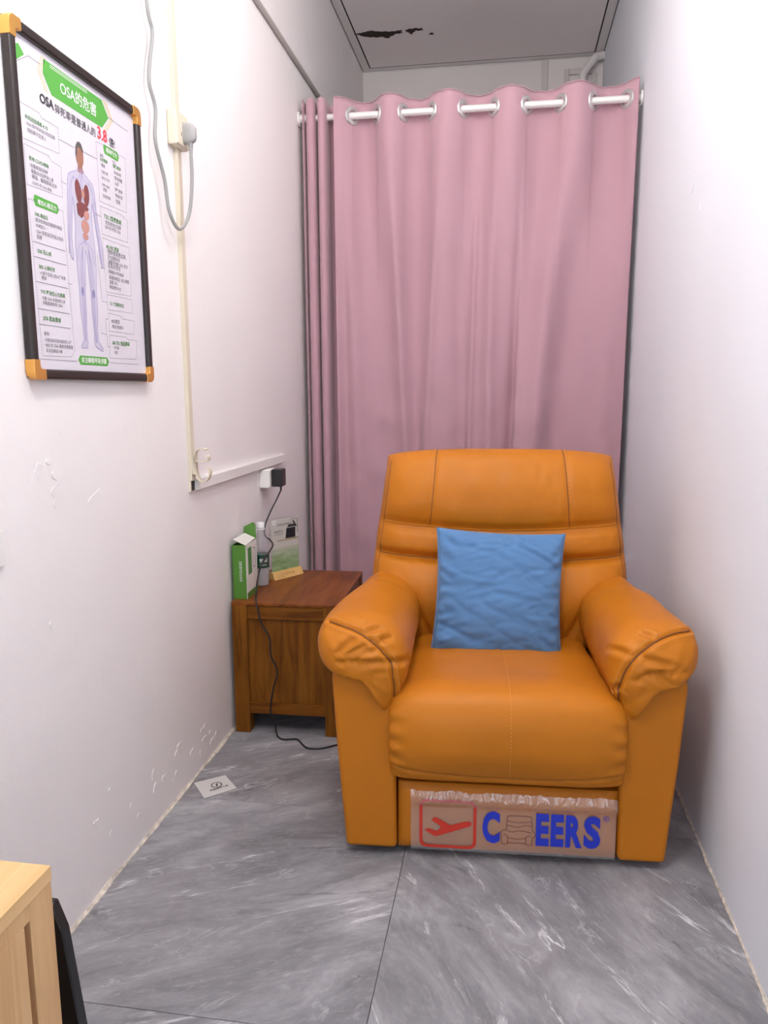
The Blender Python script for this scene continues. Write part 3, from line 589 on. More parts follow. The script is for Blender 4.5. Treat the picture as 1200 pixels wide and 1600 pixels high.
# ------------------------------------------------------------------ curtain, rod
RODY, RODZ = 3.68, 2.492
cur = thing('curtain', 'dusty pink eyelet curtain hanging on the white rod across the alcove', 'curtain', (0, RODY, 0))
CX = [-0.729, -0.614, -0.491, -0.364, -0.220, -0.086, 0.059, 0.205, 0.346, 0.485]     # where the rod passes through
leftP = [(-0.962, 0.045), (-0.968, 0.015), (-0.962, -0.018), (-0.952, -0.030), (-0.948, 0.03), (-0.945, 0.05), (-0.942, -0.02), (-0.930, -0.045), (-0.908, -0.045), (-0.899, -0.02), (-0.897, 0.05), (-0.891, 0.05), (-0.888, -0.02), (-0.876, -0.050), (-0.856, -0.050), (-0.846, -0.02), (-0.846, 0.045), (-0.835, 0.058), (-0.80, 0.058), (-0.790, 0.03), (-0.806, -0.02), (-0.808, -0.045)]
def wave(x):
    # forward (negative) and backward bays between the eyelets
    K = [-0.808] + CX + [0.532]
    for i in range(len(K) - 1):
        if x <= K[i + 1] or i == len(K) - 2:
            t = (x - K[i]) / (K[i + 1] - K[i])
            if i == 0: return -0.048 * math.cos(t * PI / 2)
            if i == len(K) - 2: return -0.04 * math.sin(min(1, t) * PI * 0.55)
            return (1 if i % 2 == 1 else -1) * 0.046 * math.sin(t * PI) ** 0.8 if 0 < t < 1 else 0
FOLDS = [(-0.74, 0.040, 0.020, 0.02), (-0.62, 0.05, -0.014, 0.05), (-0.54, 0.03, 0.022, 0.05), (-0.44, 0.05, -0.018, 0.00), (-0.33, 0.022, 0.014, -0.05), (-0.24, 0.04, -0.016, 0.02), (-0.155, 0.016, 0.012, -0.02), (-0.09, 0.03, 0.020, 0.00), (0.04, 0.018, -0.010, -0.02), (0.20, 0.055, 0.034, -0.06), (0.33, 0.06, -0.020, -0.10), (0.46, 0.06, 0.010, -0.02)]
def main_y(x, z):
    wt = sm(1.35, 2.5, z); y = wave(x) * (0.10 + 0.90 * wt ** 1.3)
    low = 1 - sm(1.7, 2.5, z)
    for x0, wd, am, sl in FOLDS: y += -1.45 * am * low * math.exp(-((x - x0 - sl * (2.2 - z)) / wd) ** 2)
    # one overlapping fold: a sharp step right of the middle
    xs_ = 0.030 + 0.02 * (z - 1.1); k = sm(1.75, 1.05, z)
    y += k * (0.030 * sm(xs_ - 0.10, xs_, x) * (1 if x < xs_ else 0) - 0.050 * (1 if x >= xs_ else 0) * sm(xs_ + 0.24, xs_, x))
    lw = sm(1.75, 0.8, z); y += lw * 0.010 * (nz(x * 9 + z * 2, z * 5, 1) + 0.6 * nz(x * 16 - z * 6, z * 12, 3)); y += 0.0022 * nz(x * 14, z * 3, 8)
    return y
def top_z(x, y): return 2.560 + 0.004 * max(0, -y) / 0.046
nzv = 90; zlv = [0.02 + (1 - 0.02) * 0 + 2.54 * (k / nzv) for k in range(nzv + 1)]
Lp = spline(leftP, 130); mx = [-0.808 + 1.340 * (k / 330) for k in range(1, 331)]
rows = []
for z in zlv:
    r_ = []; k = (z - 0.02) / 2.54
    for p in Lp:
        y = p.y * (0.85 + 0.15 * k); x = p.x + 0.004 * nz(p.x * 30, z * 1.3, 2) * (1 - k)
        r_.append((max(x, XL + 0.006), y, 0.02 + k * (top_z(x, y) - 0.02) + (0.006 * sm(0.97, 1.0, k) * nz(x * 60, 1, 1))))
    blend0 = Lp[-1].y
    for x in mx:
        bl = sm(-0.808, -0.760, x); y = blend0 * (0.85 + 0.15 * k) * (1 - bl) + main_y(x, z) * bl
        xx = x + 0.012 * (x + 0.14) * (1 - k) * 0 - 0.012 * sm(0.3, 0.53, x) * (1 - k)
        r_.append((xx, y, 0.02 + k * (top_z(x, y) - 0.02) + (0.005 * sm(0.97, 1.0, k) * nz(x * 30, 1, 1))))
    rows.append(r_)
cl = build('cloth', G().loft(rows, False), M['curtain'], cur, 80)
so_ = cl.modifiers.new('solid', 'SOLIDIFY'); so_.thickness = 0.0025
# hem line along the top edge
nL = len(Lp)
build('top_hem', G().tube([Vector(p) + Vector((0, -0.002, -0.001)) for p in rows[-1][nL:]], 0.0022, 6), M['curtain'], cur)
for i, x in enumerate(CX):
    dy = (wave(x + 0.012) - wave(x - 0.012)) / 0.024; th = math.atan(dy)
    g = G(); pr_ = [(0.0225, -0.004), (0.0240, -0.0060), (0.038, -0.0050), (0.0415, -0.0), (0.038, 0.0050), (0.0240, 0.0060), (0.0225, 0.004), (0.0225, -0.004)]
    g.loft([[(r * math.cos(2 * PI * k / 28), y, r * math.sin(2 * PI * k / 28)) for k in range(28)] for r, y in pr_], True, False)
    o = build('eyelet', g, M['chrome'], cur, 40, (x, 0.0, RODZ)); o.rotation_euler.z = th
rod = thing('curtain_rod', 'white metal curtain rod threaded through the curtain eyelets', 'curtain rod', (0, RODY, RODZ))
build('pole', G().tube([(-0.975, 0, 0), (0.535, 0, 0)], 0.0155, 20), M['steel'], rod)
for x, s in ((XL, 1), (XR, -1)):
    g = G().tube([(x + s * 0.002, 0, 0), (x + s * 0.012, 0, 0)], 0.032, 20); g.tube([(x + s * 0.010, 0, 0), (x + s * 0.045, 0, 0)], 0.020, 20); build('bracket', g, M['steel'], rod)

# ------------------------------------------------------------------ framed poster on the left wall
PW, PH = 0.545, 0.700
fr = thing('framed_poster', 'black framed sleep apnoea poster with gold corners on the left wall', 'poster', (XL, 1.4665, 1.275), PI / 2)
# local: x = along the wall, z up, front = -y
R_, D_ = 0.022, 0.022
def rail(a, b, horiz):
    g = G(); (x0, z0), (x1, z1) = a, b
    g.box((x0, -D_, z0), (x1, -0.001, z1), 0.006, 3); return g
build('frame_rail', rail((0.03, 0), (PW - 0.03, R_), 1), M['frameb'], fr); build('frame_rail', rail((0.03, PH - R_), (PW - 0.03, PH), 1), M['frameb'], fr)
build('frame_rail', rail((0, 0.03), (R_, PH - 0.03), 0), M['frameb'], fr); build('frame_rail', rail((PW - R_, 0.03), (PW, PH - 0.03), 0), M['frameb'], fr)
for cx, cz, sx, sz in ((0, 0, 1, 1), (PW, 0, -1, 1), (0, PH, 1, -1), (PW, PH, -1, -1)):
    r = 0.018; arc = [(r - r * math.sin(a), r - r * math.cos(a)) for a in [PI / 2 * k / 6 for k in range(7)]]
    P = [(0.042, 0)] + [(x, z) for x, z in arc] + [(0, 0.042), (R_ + 0.001, 0.042), (R_ + 0.001, R_ + 0.007), (R_ + 0.003, R_ + 0.003), (R_ + 0.007, R_ + 0.001), (0.042, R_ + 0.001)]
    P = [(cx + sx * (x - 0.0008), cz + sz * (z - 0.0008)) for x, z in P]
    if sx * sz < 0: P.reverse()
    build('corner_cap', G().prism(P, (0, -D_ - 0.0012, 0), (1, 0, 0), (0, 0, 1), (0, D_ + 0.0002, 0), 0.003, 2), M['gold'], fr, 40)
build('backing', G().box((0.004, -0.006, 0.004), (PW - 0.004, -0.001, PH - 0.004)), M['frameb'], fr)
sheet = build('poster_sheet', G().box((R_ - 0.002, -0.010, R_ - 0.002), (PW - R_ + 0.002, -0.006, PH - R_ + 0.002)), M['paper'], fr, 0); sheet['label'] = 'pale poster sheet printed with text and a body diagram'
AX, AZ = (1, 0, 0), (0, 0, 1)
L1, L2, L3, L4 = (0, -0.0104, 0), (0, -0.0107, 0), (0, -0.0110, 0), (0, -0.0113, 0)
def T(g, s, x, z, h=None, w=None, bold=0.0, lay=L3): text(g, s, (x, lay[1], z), AX, AZ, w, h, bold)
g = G(); flat(g, [(0.022, 0.648), (0.045, 0.660), (0.062, 0.645), (0.03, 0.622), (0.022, 0.622)], L1, AX, AZ)
build('green_badge', g, M['greenink'], sheet, 0); g = G(); flat(g, [(0.130, 0.664), (0.365, 0.664), (0.394, 0.632), (0.360, 0.600), (0.152, 0.600), (0.124, 0.634)], L1, AX, AZ)
build('green_badge', g, M['greenink'], sheet, 0); g = G(); flat(g, [(0.362, 0.564), (0.428, 0.564), (0.436, 0.554), (0.430, 0.542), (0.366, 0.543), (0.360, 0.554)], L1, AX, AZ)
build('green_badge', g, M['greenink'], sheet, 0); g = G(); flat(g, [(0.063, 0.378), (0.144, 0.376), (0.150, 0.366), (0.143, 0.356), (0.064, 0.356), (0.058, 0.367)], L1, AX, AZ)
build('green_badge', g, M['greenink'], sheet, 0); g = G(); flat(g, [(0.196, 0.057), (0.318, 0.057), (0.326, 0.047), (0.318, 0.036), (0.196, 0.036), (0.188, 0.047)], L1, AX, AZ)
build('green_badge', g, M['greenink'], sheet, 0)
g = G()
for k in range(3): ribbon(g, [(0.136 - 0.006 * k, 0.668), (0.112 - 0.006 * k + 0.006, 0.634), (0.140 - 0.006 * k, 0.598)], 0.0014, L1, AX, AZ); ribbon(g, [(0.372 + 0.006 * k, 0.668), (0.402 + 0.006 * k, 0.632), (0.368 + 0.006 * k, 0.598)], 0.0014, L1, AX, AZ)
tag(build('yellow_lines', g, M['yellowink'], sheet, 0), kind='stuff')
g = G(); T(g, 'OSA的危害', 0.186, 0.615, w=0.150, bold=0.008); build('badge_lettering', g, M['whiteink'], sheet, 0); g = G(); T(g, '精神行为', 0.372, 0.5475, w=0.052, bold=0.01); build('badge_lettering', g, M['whiteink'], sheet, 0); g = G(); T(g, '增加心脏压力', 0.071, 0.3605, w=0.068, bold=0.01); build('badge_lettering', g, M['whiteink'], sheet, 0); g = G(); T(g, '关注睡眠呼吸健康', 0.200, 0.0405, w=0.113, bold=0.01); build('badge_lettering', g, M['whiteink'], sheet, 0); g = G()
for k in (0.004, 0.008): ribbon(g, [(0.152, 0.664 - k), (0.30, 0.664 - k)], 0.0012, L2, AX, AZ)
tag(build('white_lines', g, M['whiteink'], sheet, 0), kind='stuff')
g = G(); T(g, 'OSA', 0.106, 0.571, h=0.0195, bold=0.03); build('headline', g, M['ink'], sheet, 0); g = G(); T(g, '猝死率是普通人的', 0.160, 0.568, w=0.166, bold=0.003); build('headline', g, M['ink'], sheet, 0); g = G(); T(g, '倍!', 0.390, 0.568, h=0.022, bold=0.012)
build('headline', g, M['ink'], sheet, 0)
g = G(); T(g, '3.8', 0.336, 0.570, w=0.044, bold=0.02); build('red_number', g, M['redtext'], sheet, 0)
g = G()
for s, x, z, wd in (('中风风险增高 4.1%', 0.050, 0.521, 0.078), ('影响 COPD/哮喘', 0.053, 0.443, 0.068), ('50% 高血压', 0.059, 0.335, 0.046), ('35% 冠心病', 0.058, 0.261, 0.050), ('50% 心律失常', 0.059, 0.230, 0.058), ('71% 难治性心力衰竭', 0.059, 0.179, 0.090), ('20% 脑血管病', 0.061, 0.124, 0.066), ('认知障碍', 0.340, 0.521, 0.036), ('情绪障碍', 0.401, 0.521, 0.040), ('72% 2型糖尿病', 0.344, 0.389, 0.084), ('40-70% 肥胖', 0.345, 0.319, 0.062), ('121 代谢综合征', 0.347, 0.185, 0.070), ('68-70% 勃起障碍', 0.348, 0.089, 0.088)):
    T(g, s, x, z, w=wd, bold=0.012)
tag(build('green_lettering', g, M['dgreenink'], sheet, 0), kind='stuff')
g = G()
for s, x, z, wd in (('· OSA 是中风的独立危险因素', 0.049, 0.510, 0.104), ('· 风险高于普通人', 0.049, 0.497, 0.070), ('· 加重哮喘和缺氧', 0.051, 0.430, 0.066), ('· 重叠综合征更易心衰', 0.052, 0.419, 0.084), ('· 哮喘、慢阻肺易合并', 0.053, 0.408, 0.094), ('COPD 的 OSA 患者', 0.058, 0.397, 0.068),
                    ('· 难治性高血压重要的病因', 0.055, 0.324, 0.100), ('的病因之一', 0.060, 0.313, 0.040), ('· OSA 是高血压的独立危险', 0.055, 0.301, 0.103), ('因素', 0.060, 0.290, 0.018), ('· 4 倍于普通人的心律失常', 0.059, 0.218, 0.097), ('概率', 0.066, 0.208, 0.018), ('· 中重 OSA 会增加死亡率', 0.059, 0.167, 0.090), ('· 多数患者伴有 OSA', 0.059, 0.157, 0.078),
                    ('其他:', 0.060, 0.093, 0.020), ('· 与夜间猝死密切相关的人群', 0.058, 0.080, 0.105), ('· 40% 的 OSA 患者有胃食管', 0.058, 0.069, 0.110), ('反流及晨起头痛', 0.064, 0.058, 0.060),
                    ('26%', 0.340, 0.531, 0.017), ('17%', 0.401, 0.530, 0.016), ('· 嗜睡', 0.340, 0.508, 0.022), ('· 注意力差', 0.340, 0.494, 0.034), ('· 记忆力下降', 0.340, 0.480, 0.040), ('· 判断力变差', 0.340, 0.464, 0.038), ('迟钝', 0.346, 0.453, 0.018), ('· 反应变慢', 0.340, 0.438, 0.040), ('· 焦虑抑郁', 0.401, 0.507, 0.040), ('· 夜间惊醒', 0.401, 0.494, 0.044), ('· 心烦', 0.401, 0.481, 0.024), ('· 脾气暴躁', 0.401, 0.467, 0.042), ('· 性格改变', 0.401, 0.453, 0.042), ('· 失眠', 0.401, 0.438, 0.028),
                    ('· 是发病的独立因素', 0.343, 0.377, 0.082), ('· 58-77% 伴有 OSA', 0.340, 0.366, 0.082), ('· 肥胖者易患此病,', 0.345, 0.307, 0.098), ('互为因果关系', 0.348, 0.296, 0.062), ('· 减重可改善 OSA 症状', 0.345, 0.285, 0.104), ('及其并发症', 0.348, 0.274, 0.062), ('· 颈围越大风险越高', 0.345, 0.262, 0.080), ('· 体重每增加 10% 病情', 0.345, 0.248, 0.106), ('加重 32%', 0.350, 0.237, 0.040), ('· 腹型肥胖为主', 0.345, 0.225, 0.062), ('40%夜尿', 0.348, 0.142, 0.042), ('· 夜尿次数增多', 0.346, 0.130, 0.062), ('· 性功能', 0.350, 0.079, 0.030), ('· 减退', 0.350, 0.067, 0.022)):
    T(g, s, x, z, w=wd, bold=0.006)
tag(build('body_text', g, M['greyink'], sheet, 0), kind='stuff')
g = G()
for P in ([(0.034, 0.548), (0.100, 0.548), (0.108, 0.540), (0.168, 0.540), (0.165, 0.486), (0.036, 0.480)], [(0.038, 0.470), (0.125, 0.470), (0.133, 0.462), (0.169, 0.460), (0.167, 0.396), (0.04, 0.392)], [(0.040, 0.365), (0.049, 0.050), (0.160, 0.052), (0.174, 0.066), (0.165, 0.367)], [(0.326, 0.560), (0.469, 0.560), (0.460, 0.427), (0.327, 0.425)], [(0.329, 0.414), (0.429, 0.416), (0.462, 0.408), (0.457, 0.353), (0.330, 0.350)], [(0.329, 0.341), (0.463, 0.341), (0.460, 0.219), (0.333, 0.215)], [(0.335, 0.209), (0.461, 0.211), (0.462, 0.176), (0.333, 0.173)], [(0.338, 0.165), (0.400, 0.163), (0.408, 0.157), (0.470, 0.157), (0.463, 0.122), (0.335, 0.122)], [(0.335, 0.112), (0.420, 0.112), (0.428, 0.107), (0.480, 0.107), (0.466, 0.058), (0.331, 0.056)]):
    ribbon(g, P, 0.0011, L2, AX, AZ, True, 0.0028)
for z in (0.282, 0.252, 0.202, 0.147, 0.115): ribbon(g, [(0.045, z), (0.164, z)], 0.0011, L2, AX, AZ)
for P in ([(0.168, 0.517), (0.228, 0.517)], [(0.262, 0.519), (0.327, 0.520)], [(0.168, 0.430), (0.186, 0.428)], [(0.302, 0.392), (0.329, 0.390)], [(0.312, 0.27), (0.332, 0.27)], [(0.165, 0.213), (0.182, 0.213)], [(0.300, 0.300), (0.310, 0.19), (0.333, 0.190)], [(0.296, 0.115), (0.320, 0.112), (0.322, 0.15), (0.334, 0.15)], [(0.322, 0.112), (0.324, 0.083), (0.334, 0.083)], [(0.03, 0.043), (0.182, 0.043)], [(0.332, 0.045), (0.48, 0.045)], [(0.394, 0.634), (0.49, 0.632)], [(0.03, 0.62), (0.075, 0.648), (0.118, 0.648)]):
    ribbon(g, P, 0.0009, L2, AX, AZ)
tag(build('callout_lines', g, M['greyink'], sheet, 0), kind='stuff')
# the translucent body diagram
body = [(0.236, 0.478), (0.234, 0.470), (0.214, 0.463), (0.198, 0.455), (0.191, 0.440), (0.188, 0.400), (0.184, 0.360), (0.180, 0.325), (0.181, 0.295), (0.188, 0.272), (0.196, 0.268), (0.196, 0.290), (0.194, 0.320), (0.200, 0.355), (0.207, 0.395), (0.209, 0.410), (0.213, 0.380), (0.213, 0.345), (0.208, 0.310), (0.208, 0.260), (0.212, 0.210), (0.211, 0.170), (0.216, 0.120), (0.219, 0.095), (0.205, 0.080), (0.206, 0.074), (0.232, 0.076), (0.234, 0.090), (0.232, 0.120), (0.236, 0.165), (0.236, 0.200), (0.243, 0.260), (0.247, 0.295), (0.251, 0.295), (0.256, 0.260), (0.262, 0.200), (0.261, 0.165), (0.265, 0.120), (0.264, 0.095), (0.268, 0.080), (0.300, 0.070), (0.300, 0.078), (0.282, 0.095), (0.281, 0.120), (0.287, 0.165), (0.286, 0.210), (0.292, 0.260), (0.292, 0.310), (0.286, 0.345), (0.286, 0.380), (0.290, 0.410), (0.294, 0.395), (0.301, 0.355), (0.309, 0.320), (0.312, 0.290), (0.318, 0.268), (0.326, 0.272), (0.327, 0.295), (0.324, 0.325), (0.315, 0.360), (0.308, 0.400), (0.305, 0.440), (0.297, 0.455), (0.282, 0.463), (0.264, 0.470), (0.262, 0.478)]
g = G(); flat(g, body, L1, AX, AZ); build('body_outline', g, M['lav'], sheet, 0)
g = G()
ribbon(g, body, 0.0016, L2, AX, AZ)
for s in (-1, 1):
    for dx, k in ((0.0, 0), (0.005, 1), (-0.005, 2)):
        ribbon(g, spline([(0.249 + s * 0.012, 0.305), (0.249 + s * (0.020 + dx), 0.26), (0.249 + s * (0.022 + dx), 0.205), (0.249 + s * (0.022 + dx * 0.8), 0.15), (0.249 + s * (0.024 + dx * 0.5), 0.09)], 16), 0.0013, L2, AX, AZ)
    for dx in (0.0, 0.006): ribbon(g, spline([(0.249 + s * 0.030, 0.455), (0.249 + s * (0.050 - dx), 0.43), (0.249 + s * (0.056 - dx), 0.38), (0.249 + s * (0.064 - dx * 0.7), 0.33), (0.249 + s * (0.070 - dx * 0.5), 0.28)], 16), 0.0012, L2, AX, AZ)
    ribbon(g, spline([(0.249 + s * 0.004, 0.475), (0.249 + s * 0.010, 0.455), (0.249 + s * 0.034, 0.450)], 10), 0.0014, L2, AX, AZ); ribbon(g, spline([(0.249, 0.32), (0.249 + s * 0.014, 0.312), (0.249 + s * 0.030, 0.30), (0.249 + s * 0.034, 0.27)], 10), 0.0012, L2, AX, AZ)
    flat(g, ell(0.249 + s * 0.024, 0.203, 0.007, 0.010), L2, AX, AZ)
for x in (0.246, 0.252): ribbon(g, [(x, 0.478), (x, 0.31)], 0.0018, L2, AX, AZ)
tag(build('vessel_lines', g, M['lav2'], sheet, 0), kind='stuff')
g = G(); flat(g, ell(0.249, 0.507, 0.0165, 0.028), L2, AX, AZ); build('head_print', g, M['skin'], sheet, 0); g = G(); flat(g, [(0.241, 0.492), (0.257, 0.492), (0.260, 0.468), (0.238, 0.468)], (0, -0.01055, 0), AX, AZ); build('neck_print', g, M['skin'], sheet, 0)
g = G(); flat(g, [(0.2325, 0.508), (0.233, 0.522), (0.241, 0.533), (0.249, 0.536), (0.258, 0.533), (0.265, 0.520), (0.263, 0.512), (0.256, 0.522), (0.246, 0.524), (0.240, 0.519), (0.237, 0.500), (0.234, 0.500)], L3, AX, AZ); build('hair_print', g, M['hairink'], sheet, 0)
g = G(); flat(g, ell(0.233, 0.425, 0.0125, 0.026, rot=0.12), L3, AX, AZ); build('lung_print', g, M['organ'], sheet, 0); g = G(); flat(g, ell(0.267, 0.423, 0.0125, 0.025, rot=-0.12), L3, AX, AZ); build('lung_print', g, M['organ'], sheet, 0); g = G(); flat(g, [(0.222, 0.396), (0.240, 0.404), (0.262, 0.402), (0.274, 0.394), (0.258, 0.380), (0.240, 0.368), (0.225, 0.374)], (0, -0.01115, 0), AX, AZ); build('liver_print', g, M['organ'], sheet, 0)
g = G(); flat(g, ell(0.262, 0.378, 0.012, 0.010, rot=0.5), L4, AX, AZ); flat(g, ell(0.254, 0.352, 0.017, 0.015), L3, AX, AZ); flat(g, ell(0.252, 0.424, 0.007, 0.011), L4, AX, AZ); flat(g, ell(0.253, 0.330, 0.012, 0.008), L3, AX, AZ); tag(build('gut_print', g, M['organ2'], sheet, 0), kind='stuff')

# ------------------------------------------------------------------ trunking, sockets, cables on the left wall
t = thing('cable_trunking', 'cream plastic cable trunking running down then along the left wall', 'trunking', (XL, 2.258, 0.935), PI / 2)
build('upright_channel', G().box((0, -0.008, 0.0), (0.031, 0.0, 2.38), 0.001).box((0.0015, -0.0125, 0.035), (0.0295, -0.007, 2.38), 0.0015), M['trunk'], t)
g = G().box((0.034, -0.008, 0.0), (1.015, 0.0, 0.040), 0.001).box((0.036, -0.019, 0.0025), (1.012, -0.006, 0.0375), 0.0025); build('level_channel', g, M['whitep'], t)
build('end_hole', G().box((0.004, -0.0095, 0.004), (0.027, -0.0085, 0.034)), M['gap'], t, 0)
def socket(name, label, y0, y1, z0, z1, d, mt):
    s = thing(name, label, 'socket', (XL, y0, z0), PI / 2)
    build('housing', G().box((0, -d, 0), (y1 - y0, 0, z1 - z0), 0.005, 3), mt, s); 
    build('face_plate', G().box((0.004, -d - 0.003, 0.004), (y1 - y0 - 0.004, -d + 0.001, z1 - z0 - 0.004), 0.002, 2), mt, s)
    g = G(); h = z1 - z0; c = (y1 - y0) / 2
    for dx, dz, r in ((-0.012, 0.3, 0), (0.012, 0.3, 0), (0.0, 0.62, 0)): build('slot', G().box((c + dx - 0.0015, -d - 0.0034, h * dz), (c + dx + 0.0015, -d - 0.0028, h * dz + 0.010)), M['gap'], s, 0)
    return s
socket('wall_socket', 'cream surface socket box on the upright trunking, with a grey plug in it', 2.220, 2.306, 1.955, 2.052, 0.028, M['trunk'])
socket('wall_socket', 'white surface socket box below the level trunking, with a black adapter in it', 2.955, 3.050, 0.858, 0.932, 0.040, M['whitep'])
pg = thing('power_plug', 'grey moulded plug in the upper socket box with a hanging lead', 'plug', (XL + 0.031, 2.272, 1.995), PI / 2)
rings = []
for y, hx, hz in ((0.0, 0.015, 0.030), (-0.010, 0.0155, 0.031), (-0.022, 0.014, 0.029), (-0.031, 0.011, 0.024), (-0.036, 0.006, 0.016)):
    rings.append([(hx * math.copysign(abs(math.cos(a)) ** 0.6, math.cos(a)), y, hz * math.copysign(abs(math.sin(a)) ** 0.6, math.sin(a)) * (1.0 if math.sin(a) > 0 else 0.92)) for a in [2 * PI * k / 28 for k in range(28)]])
build('plug_body', G().loft(rings), M['greyp'], pg)
g = G()
for k in range(6): g.tube([(0, -0.018, -0.026 - 0.006 * k), (0, -0.018, -0.0305 - 0.006 * k)], 0.0075 - 0.0005 * k, 12)
g.tube([(0, -0.018, -0.02), (0, -0.018, -0.064)], 0.0048, 10); build('strain_relief', g, M['greyp'], pg)
cab = [(-0.970, 2.06, 3.30), (-0.970, 2.07, 2.9), (-0.970, 2.085, 2.55), (-0.970, 2.097, 2.278), (-0.970, 2.122, 2.211), (-0.970, 2.098, 2.130), (-0.970, 2.088, 2.069), (-0.968, 2.114, 2.014), (-0.966, 2.100, 1.926), (-0.965, 2.144, 1.838), (-0.962, 2.160, 1.755), (-0.955, 2.207, 1.716), (-0.945, 2.258, 1.765), (-0.937, 2.272, 1.857), (-0.936, 2.272, 1.932)]
build('cord', G().tube([(p.y - 2.272, -(p.x - XL - 0.031), p.z - 1.995) for p in spline(cab, 150)], 0.0052, 10), M['greyc'], pg)
# cable hook clipped on the trunking corner
hk = thing('cable_hook', 'cream plastic double hook on the trunking corner', 'hook', (XL + 0.012, 2.275, 1.02))
sc = 0.000107; pp = lambda L: [((x - 215) * sc, (600 - y) * sc) for x, y in L]
def band(L, w0=0.0042, dep=0.020):
    c = spline([(x, z, 0) for x, z in pp(L)], 40); rows = []
    for i, p in enumerate(c):
        t_ = (c[min(i + 1, 39)] - c[max(i - 1, 0)]).normalized(); n_ = Vector((-t_.y, t_.x, 0)) * w0 / 2
        rows.append([(p.x + n_.x, -dep / 2, p.y + n_.y), (p.x - n_.x, -dep / 2, p.y - n_.y), (p.x - n_.x, dep / 2, p.y - n_.y), (p.x + n_.x, dep / 2, p.y + n_.y)])
    return G().loft(rows)
build('upper_hook', band([(650, 160), (560, 125), (430, 130), (330, 200), (290, 320), (290, 460)]), M['trunk'], hk); build('lower_hook', band([(290, 440), (300, 640), (330, 880), (420, 1060), (540, 1090), (660, 1010), (730, 860), (715, 740), (640, 670)]), M['trunk'], hk)
build('curl', band([(300, 480), (440, 490), (600, 485), (700, 430), (690, 340), (630, 330)]), M['trunk'], hk); build('back_pad', G().box((0, -0.010, -0.030), (0.010, 0.010, 0.032), 0.002), M['trunk'], hk)
# black adapter with its long lead: down the wall, across the side table, down to the floor
ad = thing('power_adapter', 'small black adapter in the lower socket box with a long black lead', 'adapter', (XL + 0.043, 3.005, 0.862), PI / 2)
build('adapter_body', G().box((-0.030, -0.046, 0), (0.030, 0, 0.072), 0.006, 3), M['black'], ad); build('strain_relief', G().tube([(0.005, -0.030, 0.002), (0.005, -0.030, -0.018)], [0.005, 0.0032], 10), M['black'], ad)
TT = 0.497
lead = [(-0.912, 3.010, 0.845), (-0.920, 2.97, 0.81), (-0.935, 2.93, 0.765), (-0.950, 2.905, 0.715), (-0.945, 2.882, 0.680), (-0.915, 2.858, 0.665), (-0.890, 2.810, 0.655), (-0.889, 2.760, 0.640), (-0.900, 2.725, 0.615), (-0.906, 2.690, 0.585), (-0.898, 2.63, 0.545), (-0.888, 2.585, 0.512), (-0.876, 2.552, 0.501), (-0.866, 2.533, 0.488), (-0.852, 2.533, 0.425), (-0.824, 2.533, 0.374), (-0.822, 2.533, 0.311), (-0.799, 2.533, 0.250), (-0.815, 2.533, 0.188), (-0.829, 2.533, 0.104), (-0.816, 2.535, 0.055), (-0.806, 2.530, 0.010), (-0.790, 2.515, 0.0035), (-0.770, 2.507, 0.0035), (-0.727, 2.515, 0.0035), (-0.690, 2.470, 0.0035), (-0.665, 2.452, 0.0035), (-0.62, 2.460, 0.0035), (-0.567, 2.498, 0.0035), (-0.52, 2.515, 0.0035), (-0.46, 2.50, 0.0035)]
build('lead', G().tube([(p.y - 3.005, -(p.x - XL - 0.043), p.z - 0.862) for p in spline(lead, 260)], 0.0032, 8), M['blackc'], ad)
tag(build('switch_plate', G().box((0, -0.006, 0), (0.080, 0, 0.072), 0.003, 2), M['whitep'], None, 35, (XL + 0.001, 1.268, 0.908)), 'small white plate at the left edge of the left wall, below the poster', 'plate').rotation_euler.z = PI / 2

# ------------------------------------------------------------------ side table
tb = thing('side_table', 'dark stained wooden side table with panelled sides in the left corner', 'side table', (-0.772, 2.553, 0), math.radians(1.3))
HW, DP, LG = 0.197, 0.52, 0.056
for x in (-HW, HW - LG):
    for y in (0, DP - LG): build('leg', G().box((x, y, 0), (x + LG, y + LG, TT - 0.006), 0.003), M['walnut'], tb)
build('tabletop', G().box((-HW - 0.001, -0.001, TT - 0.012), (HW + 0.001, DP + 0.001, TT), 0.003), M['walnuty'], tb)
for a, b in (((-HW + LG, 0.0035), (HW - LG, 0.030)), ((-HW + LG, DP - 0.03), (HW - LG, DP - 0.0035))):
    build('top_rail', G().box((a[0], a[1], TT - 0.062), (b[0], b[1], TT - 0.0122), 0.002), M['walnutx'], tb); build('bottom_rail', G().box((a[0], a[1], 0.075), (b[0], b[1], 0.117), 0.002), M['walnutx'], tb)
    build('panel', G().box((a[0], a[1] + 0.009, 0.115), (b[0], b[1] - 0.006, TT - 0.060)), M['walnut'], tb, 0)
for x0, x1 in ((-HW + 0.0035, -HW + 0.03), (HW - 0.03, HW - 0.0035)):
    build('top_rail', G().box((x0, LG, TT - 0.062), (x1, DP - LG, TT - 0.0122), 0.002), M['walnuty'], tb); build('bottom_rail', G().box((x0, LG, 0.075), (x1, DP - LG, 0.117), 0.002), M['walnuty'], tb)
    build('panel', G().box((x0 + 0.008, LG, 0.115), (x1 - 0.008, DP - LG, TT - 0.060)), M['walnut'], tb, 0)
build('base_board', G().box((-HW + 0.02, 0.03, 0.10), (HW - 0.02, DP - 0.03, 0.112)), M['wdark'], tb, 0)

